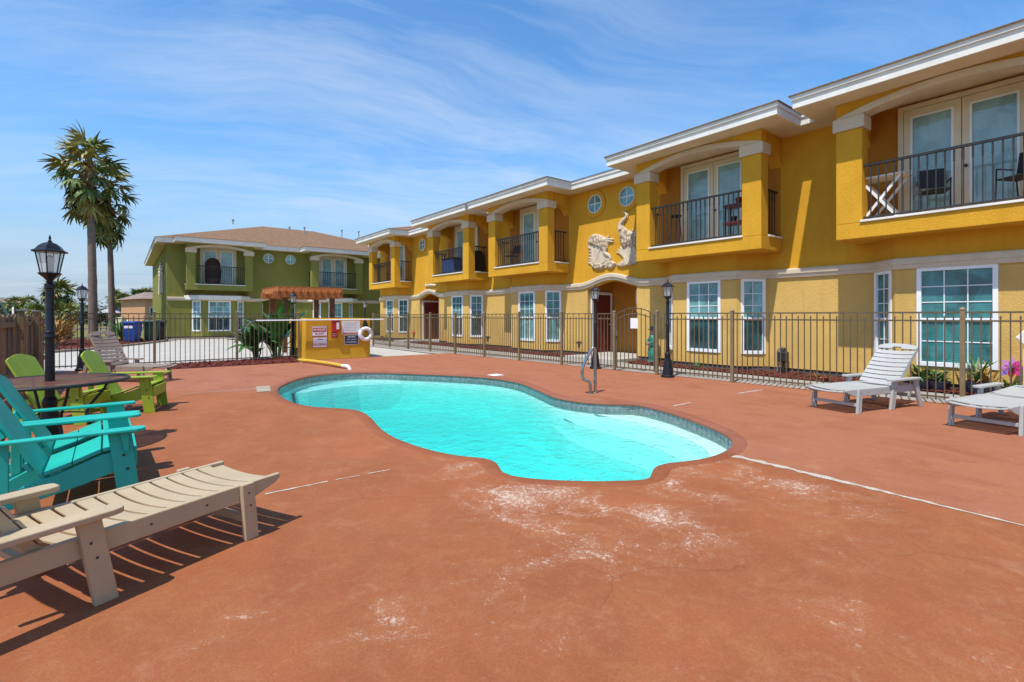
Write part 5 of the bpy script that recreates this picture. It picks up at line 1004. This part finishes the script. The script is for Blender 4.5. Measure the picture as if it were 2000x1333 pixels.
clump('potted_plant', 'spiky upright snake plant in a dark pot behind the fence post', 'plant', *pw(1905, 762), 14, 0.75, 0.028, 0.10, 'canna', 13, GP, (0.17, 0.24, 'pot'), None, 0.12)
clump('potted_plant', 'straggly dark shrub in a navy pot between snake plant and pinwheel', 'plant', *pw(1928, 764), 60, 0.42, 0.014, 0.16, 'oflower', 14, GP, (0.19, 0.24, 'pot'))
clump('potted_plant', 'low succulents in a grey bowl under the pinwheel', 'plant', *pw(1979, 767), 60, 0.20, 0.02, 0.2, 'leaf', 15, GP, (0.24, 0.17, 'greypot'))
x, y, _ = pw(1976, 768); pwl = thing('pinwheel', 'pink and violet garden pinwheel stuck in the grey bowl', 'pinwheel', (x, y, 0.1), R(-20))
part(MB().tube([(0, 0, 0), (0, 0, 0.42)], 0.006, 6), 'stick', 'dark', pwl); part(MB().lathe([(0.02, 0), (0.02, 0.02), (0.005, 0.03)], 10), 'hub', 'dark', pwl, loc=(0, -0.01, 0.42), rot=(R(90), 0, -YAW))
for k in range(8):
    mb = MB(); an = R(45 * k); n = 8; pts = []
    for i in range(n + 1): t_ = i / n; rr = 0.19 * t_; pts.append((rr, 0.052 * math.sin(math.pi * t_ ** 0.8)))
    poly = pts + [(a, -b_) for a, b_ in pts[1:-1]][::-1]; mb.prism([(a * math.cos(an) - b_ * math.sin(an), a * math.sin(an) + b_ * math.cos(an)) for a, b_ in poly], 'y', -0.004, 0.004)
    part(mb, 'petal', ('pinky', 'pinky', 'magenta', 'magenta', 'magenta', 'violet', 'red', 'pinky')[k], pwl, loc=(0, 0, 0.42), rot=(0.12, 0, -YAW))
x, y, _ = pw(2001, 770); rt = thing('garden_sign', 'small white diamond garden sign on a stake by the bay window', 'sign', (x, y, 0), -YAW)
part(MB().box(-0.012, 0.012, -0.012, 0.012, 0, 0.95), 'stake', 'white', rt); part(MB().prism([(-0.17, 1.05), (0, 0.90), (0.17, 1.05), (0, 1.20)], 'y', -0.03, -0.013), 'board', 'white', rt, bev=0.006)
for i, (px, py, h, lb) in enumerate(((1362, 722, 0.28, 'sparse low plant in the mulch below the bay window by the lamp'), (1600, 742, 0.22, 'flattened dry plant in the mulch right of the utility meter'), (752, 668, 0.55, 'spiky grass clump at the far corner of the yellow building'))):
    clump('garden_plant', lb, 'plant', *pw(px, py), 26, h, 0.014, 0.25, 'canna' if i != 1 else 'oflower', 30 + i, 'small plants in the mulch beds')
# palms
def fan(seed, L=1.05, pet=0.9, nb=24):
    """fan frond along +x: petiole and a wheel of drooping blades"""
    r_ = random.Random(seed); mb = MB(); mb.tube([(0, 0, 0), (pet * 0.5, 0, 0.05), (pet, 0, 0.0)], [0.03, 0.022, 0.014], 4)
    for i in range(nb):
        a_ = R(-105 + 210 * i / (nb - 1)) + r_.uniform(-0.04, 0.04); l_ = L * (0.62 + 0.38 * math.cos(a_ * 0.75)) * r_.uniform(0.85, 1.1)
        blade(mb, (pet, 0, 0.012 * (i % 2)), a_, R(r_.uniform(2, 26)), l_, 0.072, r_.uniform(0.5, 1.8), 4)
    return mb
def palm(name, label, x, y, h, r0, r1, nf, scale, seed, skirt=12, lean=(0, 0), wind=(0, 0), group='palm trees', lo=-45, drop=0.35):
    r_ = random.Random(seed); rt = thing(name, label, 'palm tree', (x, y, 0), 0, group); mb = MB(); n = 22; pts = []; rad = []
    for i in range(n + 1): t_ = i / n; pts.append((lean[0] * t_ ** 1.6, lean[1] * t_ ** 1.6, h * t_)); rad.append((r0 * 1.3 if i == 0 else r0 + (r1 - r0) * t_) * (1 + 0.05 * (i % 2)) * r_.uniform(0.97, 1.03))
    part(mb.tube(pts, rad, 12), 'trunk', 'trunk', rt, smooth=True)
    top = Vector(pts[-1]); mb = MB()
    for k in range(34):
        a_ = r_.uniform(0, 6.28); zz_ = r_.uniform(-1.25, -0.1) * scale; blade(mb, (r1 * 0.9 * math.cos(a_), r1 * 0.9 * math.sin(a_), zz_), a_, R(r_.uniform(-30, 60)), 0.42 * scale, 0.05 * scale, 1.6, 3)
    cr = part(mb.tube([(0, 0, -1.3 * scale), (0, 0, -0.5 * scale), (0, 0, 0.15)], [r1, r1 * 1.55, r1 * 0.6], 10), 'crown', 'drypalm', rt, loc=top)
    g = [fan(seed * 10 + k, 1.05, 0.9, 20).mesh('frond', ('palmleaf', 'palmleaf', 'palmleaf2', 'palmleaf', 'palmleaf2')[k], False, False) for k in range(5)]; dr = [fan(seed * 10 + 5 + k, 0.9, 0.75, 18).mesh('frond', 'drypalm', False, False) for k in range(2)]
    for i in range(nf + skirt):
        dead = i >= nf; t_ = i / max(1, nf - 1); yaw = i * 2.39996 + r_.uniform(-0.25, 0.25)
        pit = R(80 + (lo - 80) * t_ ** 0.8) + r_.uniform(-0.15, 0.15) if not dead else R(r_.uniform(-86, -62))
        d = Vector((math.cos(yaw) * math.cos(pit) + wind[0], math.sin(yaw) * math.cos(pit) + wind[1], math.sin(pit))).normalized()
        yaw2, pit2 = math.atan2(d.y, d.x), math.asin(d.z); s_ = scale * r_.uniform(0.85, 1.15) * (0.85 if dead else 1)
        o = ob('frond', r_.choice(dr if dead else g), cr, (0, 0, -drop * scale * t_ if not dead else r_.uniform(-2.0, -0.5) * scale), (r_.uniform(-0.5, 0.5), -pit2, yaw2)); o.scale = (s_, s_, s_)
    return rt
x, y = at_d(182, 28.8); WND = (-0.28 * CS, 0.28 * SN)
palm('tall_palm', 'tall thick-trunked fan palm nearer the lamp post, windblown crown', x, y, 10.6, 0.235, 0.15, 36, 0.98, 3, 12, (-0.25 * CS, 0.25 * SN), WND, 'pair of tall fan palms', -68, 2.3)
x, y = at_d(219, 31.0); palm('tall_palm', 'tall slender fan palm beside the thick one, lower crown', x, y, 9.7, 0.185, 0.11, 36, 0.92, 5, 14, (-0.30 * CS, 0.30 * SN), (-0.1, 0.05), 'pair of tall fan palms', -70, 2.9)
for i, (px, d, h, s, nf, lb) in enumerate(((113, 33, 2.9, 0.62, 28, 'bushy mid-size fan palm behind the wood fence'), (133, 31, 1.5, 0.5, 20, 'short fan palm right of the bushy one behind the wood fence'), (76, 32, 1.5, 0.55, 20, 'short fan palm left of the bushy one behind the wood fence'),
        (31, 62, 2.9, 0.66, 22, 'distant fan palm by the sea green house'), (58, 62, 3.0, 0.66, 22, 'distant fan palm with grey skirt right of the first distant one'))):
    x, y = at_d(px, d); palm('fan_palm', lb, x, y, h, 0.26 * s, 0.24 * s, nf, s, 20 + i, 10, (0, 0), (0, 0), 'low fan palms behind the wood fence', -35)
for i, (px, d, h, lb) in enumerate(((226, 88, 4.6, 'distant cabbage palm left of its taller neighbour'), (240, 84, 4.0, 'distant lower cabbage palm right beside the tall trunk'), (271, 80, 4.6, 'distant fan palm left of the peach house'), (288, 82, 4.8, 'distant fan palm rising over the peach house roof'))):
    x, y = at_d(px, d); palm('far_palm', lb, x, y, h, 0.16, 0.14, 30, 0.85, 40 + i, 6, (0, 0), (0, 0), 'distant palms by the road', -40)
x, y = at_d(238, 27.8); clump('agave_clump', 'dark spiky clump at the foot of the slender palm', 'plant', x, y, 0, 90, 1.5, 0.035, 0.5, 'canna', 51, None, None, None, 0.7)
x, y = at_d(262, 28.6); clump('yellow_shrub', 'pale yellow-green spiky shrub left of the blue bin', 'plant', x, y, 0, 60, 1.0, 0.03, 0.4, 'leaf', 52, None, None, None, 0.7)
x, y = at_d(101, 24); clump('dry_shrub', 'dry orange shrub behind the wood fence', 'shrub', x, y, 0, 260, 1.7, 0.03, 1.1, 'oflower', 53, None, None, None, 0.7)
# broad far trees and bushes along the road
def far_tree(label, px, d, w_, h, seed, trunk=True, mat='far'):
    x, y = at_d(px, d); r_ = random.Random(seed); rt = thing('far_tree' if trunk else 'far_bush', label, 'tree' if trunk else 'bush', (x, y, 0), 0, 'trees and bushes far along the road')
    z0 = h * 0.35 if trunk else 0.0; part(MB().tube([(0, 0, 0), (0.1, 0, z0), (0, 0.1, h * 0.7)], [0.03 * h, 0.022 * h, 0.008 * h], 6), 'trunk', 'bark', rt); mb = MB()
    cl_ = [(r_.uniform(-0.42, 0.42) * w_, r_.uniform(-0.3, 0.3) * w_, z0 + (h - z0) * r_.uniform(0.12, 0.85), r_.uniform(0.14, 0.26) * w_) for _ in range(16)]
    for (cx, cy, cz, cr) in cl_:
        for _ in range(70):
            v_ = Vector((r_.gauss(0, 1), r_.gauss(0, 1), r_.gauss(0, 0.75))).normalized() * cr * r_.uniform(0.5, 1.0); q = Vector((cx, cy, max(0.1, cz + v_.z))) + Vector((v_.x, v_.y, 0)); a_ = r_.uniform(0, 6.28); l_ = r_.uniform(0.10, 0.22) * (1 + d / 120); e1 = Vector((math.cos(a_), math.sin(a_), r_.uniform(-0.5, 0.5))) * l_; e2 = Vector((-math.sin(a_), math.cos(a_), r_.uniform(-0.8, 0.8))) * l_ * 0.6
            mb.add([q - e1, q - e2, q + e1, q + e2], [(0, 1, 2, 3)])
    tag(part(mb, 'crown', mat, rt), kind='stuff'); return rt
for i, (px, d, w_, h, tk, lb) in enumerate(((203, 120, 11, 4.6, True, 'wide dark tree far off between the two tall trunks'), (162, 95, 8, 2.6, False, 'low dark bush across the lawn right of the lamp post'), (196, 70, 3.5, 2.0, False, 'small rounded bush between the palm trunks'), (257, 110, 9, 2.9, False, 'dark hedge in front of the white-roofed house'), (12, 75, 7, 3.3, False, 'dark hedge under the sea green house'), (143, 130, 14, 3.4, False, 'long pale hedge on the horizon behind the lamp post'))): far_tree(lb, px, d, w_, h, 70 + i, tk)
# far houses
def house(label, px, d, w_, dep, h, rh, mat, rmat, ang=0.0):
    x, y = at_d(px, d); rt = thing('far_house', label, 'house', (x, y, 0), ang, 'houses far beyond the lawn')
    part(MB().box(-w_ / 2, w_ / 2, -dep / 2, dep / 2, 0, h), 'wall', mat, rt); e = 0.5; a, b_ = w_ / 2 + e, dep / 2 + e
    part(MB().add([(-a, -b_, h), (a, -b_, h), (a, b_, h), (-a, b_, h), (-a * 0.35, 0, h + rh), (a * 0.35, 0, h + rh)], [(0, 1, 5, 4), (1, 2, 5), (2, 3, 4, 5), (3, 0, 4), (3, 2, 1, 0)]), 'roof', rmat, rt)
    for k in (-1, 0, 1):
        o = part(MB().box(-0.55, 0.55, -0.05, 0.02, 0, 1.1), 'window', 'white', rt, loc=(k * w_ * 0.28, -dep / 2 - 0.01, h * 0.5 - 0.4)); ob('pane', pane_mesh(0.95, 0.95, 'darkglass'), o, (0, -0.06, 0.55))
    part(MB().box(-0.45, 0.45, -0.06, 0.0, 0, 2.0), 'door', 'white', rt, loc=(w_ * 0.12, -dep / 2 - 0.005, 0)); return rt
house('peach stucco house with brown roof beyond the bins', 300, 66, 4.6, 9, 3.5, 1.0, 'peach', 'brownroof', R(15)); house('low house with pale grey roof left of the peach house', 258, 92, 8, 7, 1.9, 1.5, 'greypot', 'greyroof', R(20)); house('sea green house at the far end of the wood fence', -10, 84, 5.5, 6, 3.6, 0.9, 'tealhouse', 'brownroof', R(25)); house('long low white house on the horizon behind the palms', 196, 150, 14, 8, 2.0, 0.9, 'white', 'greyroof', R(20))
x, y = at_d(26, 40); rt = thing('far_sign', 'pale pink and white roadside notice board above the wood fence', 'sign', (x, y, 0), -YAW - R(35)); part(MB().box(-0.26, 0.26, -0.03, 0.0, 1.5, 2.12), 'board', 'white', rt, bev=0.01); part(MB().box(-0.26, 0.26, -0.034, -0.03, 1.5, 1.6), 'stripe', 'magenta', rt)
for s in (-0.2, 0.2): part(MB().box(s - 0.03, s + 0.03, 0.0, 0.05, 0, 2.0), 'post', 'cedar', rt)
x, y = at_d(233, 44); rt = thing('mailbox_rack', 'cream cluster mailbox rack on dark posts by the slender palm', 'mailbox', (x, y, 0), -YAW); part(MB().box(-0.48, 0.48, -0.2, 0.2, 0.75, 1.28), 'box', 'frame', rt, bev=0.02); part(MB().box(-0.55, 0.55, -0.25, 0.25, 0.68, 0.75), 'shelf', 'cedar', rt)
for s in (-0.4, 0.4): part(MB().box(s - 0.05, s + 0.05, -0.05, 0.05, 0, 0.68), 'post', 'cedar', rt)
x, y = at_d(187, 36); rt = thing('utility_pole', 'dark slim pole standing behind the thick palm trunk', 'pole', (x, y, 0)); part(MB().tube([(0, 0, 0), (0, 0, 4.2)], [0.09, 0.07], 8), 'shaft', 'bark', rt, smooth=True); part(MB().lathe([(0.075, 4.2), (0.08, 4.25), (0.02, 4.32)], 8), 'cap', 'greypot', rt)
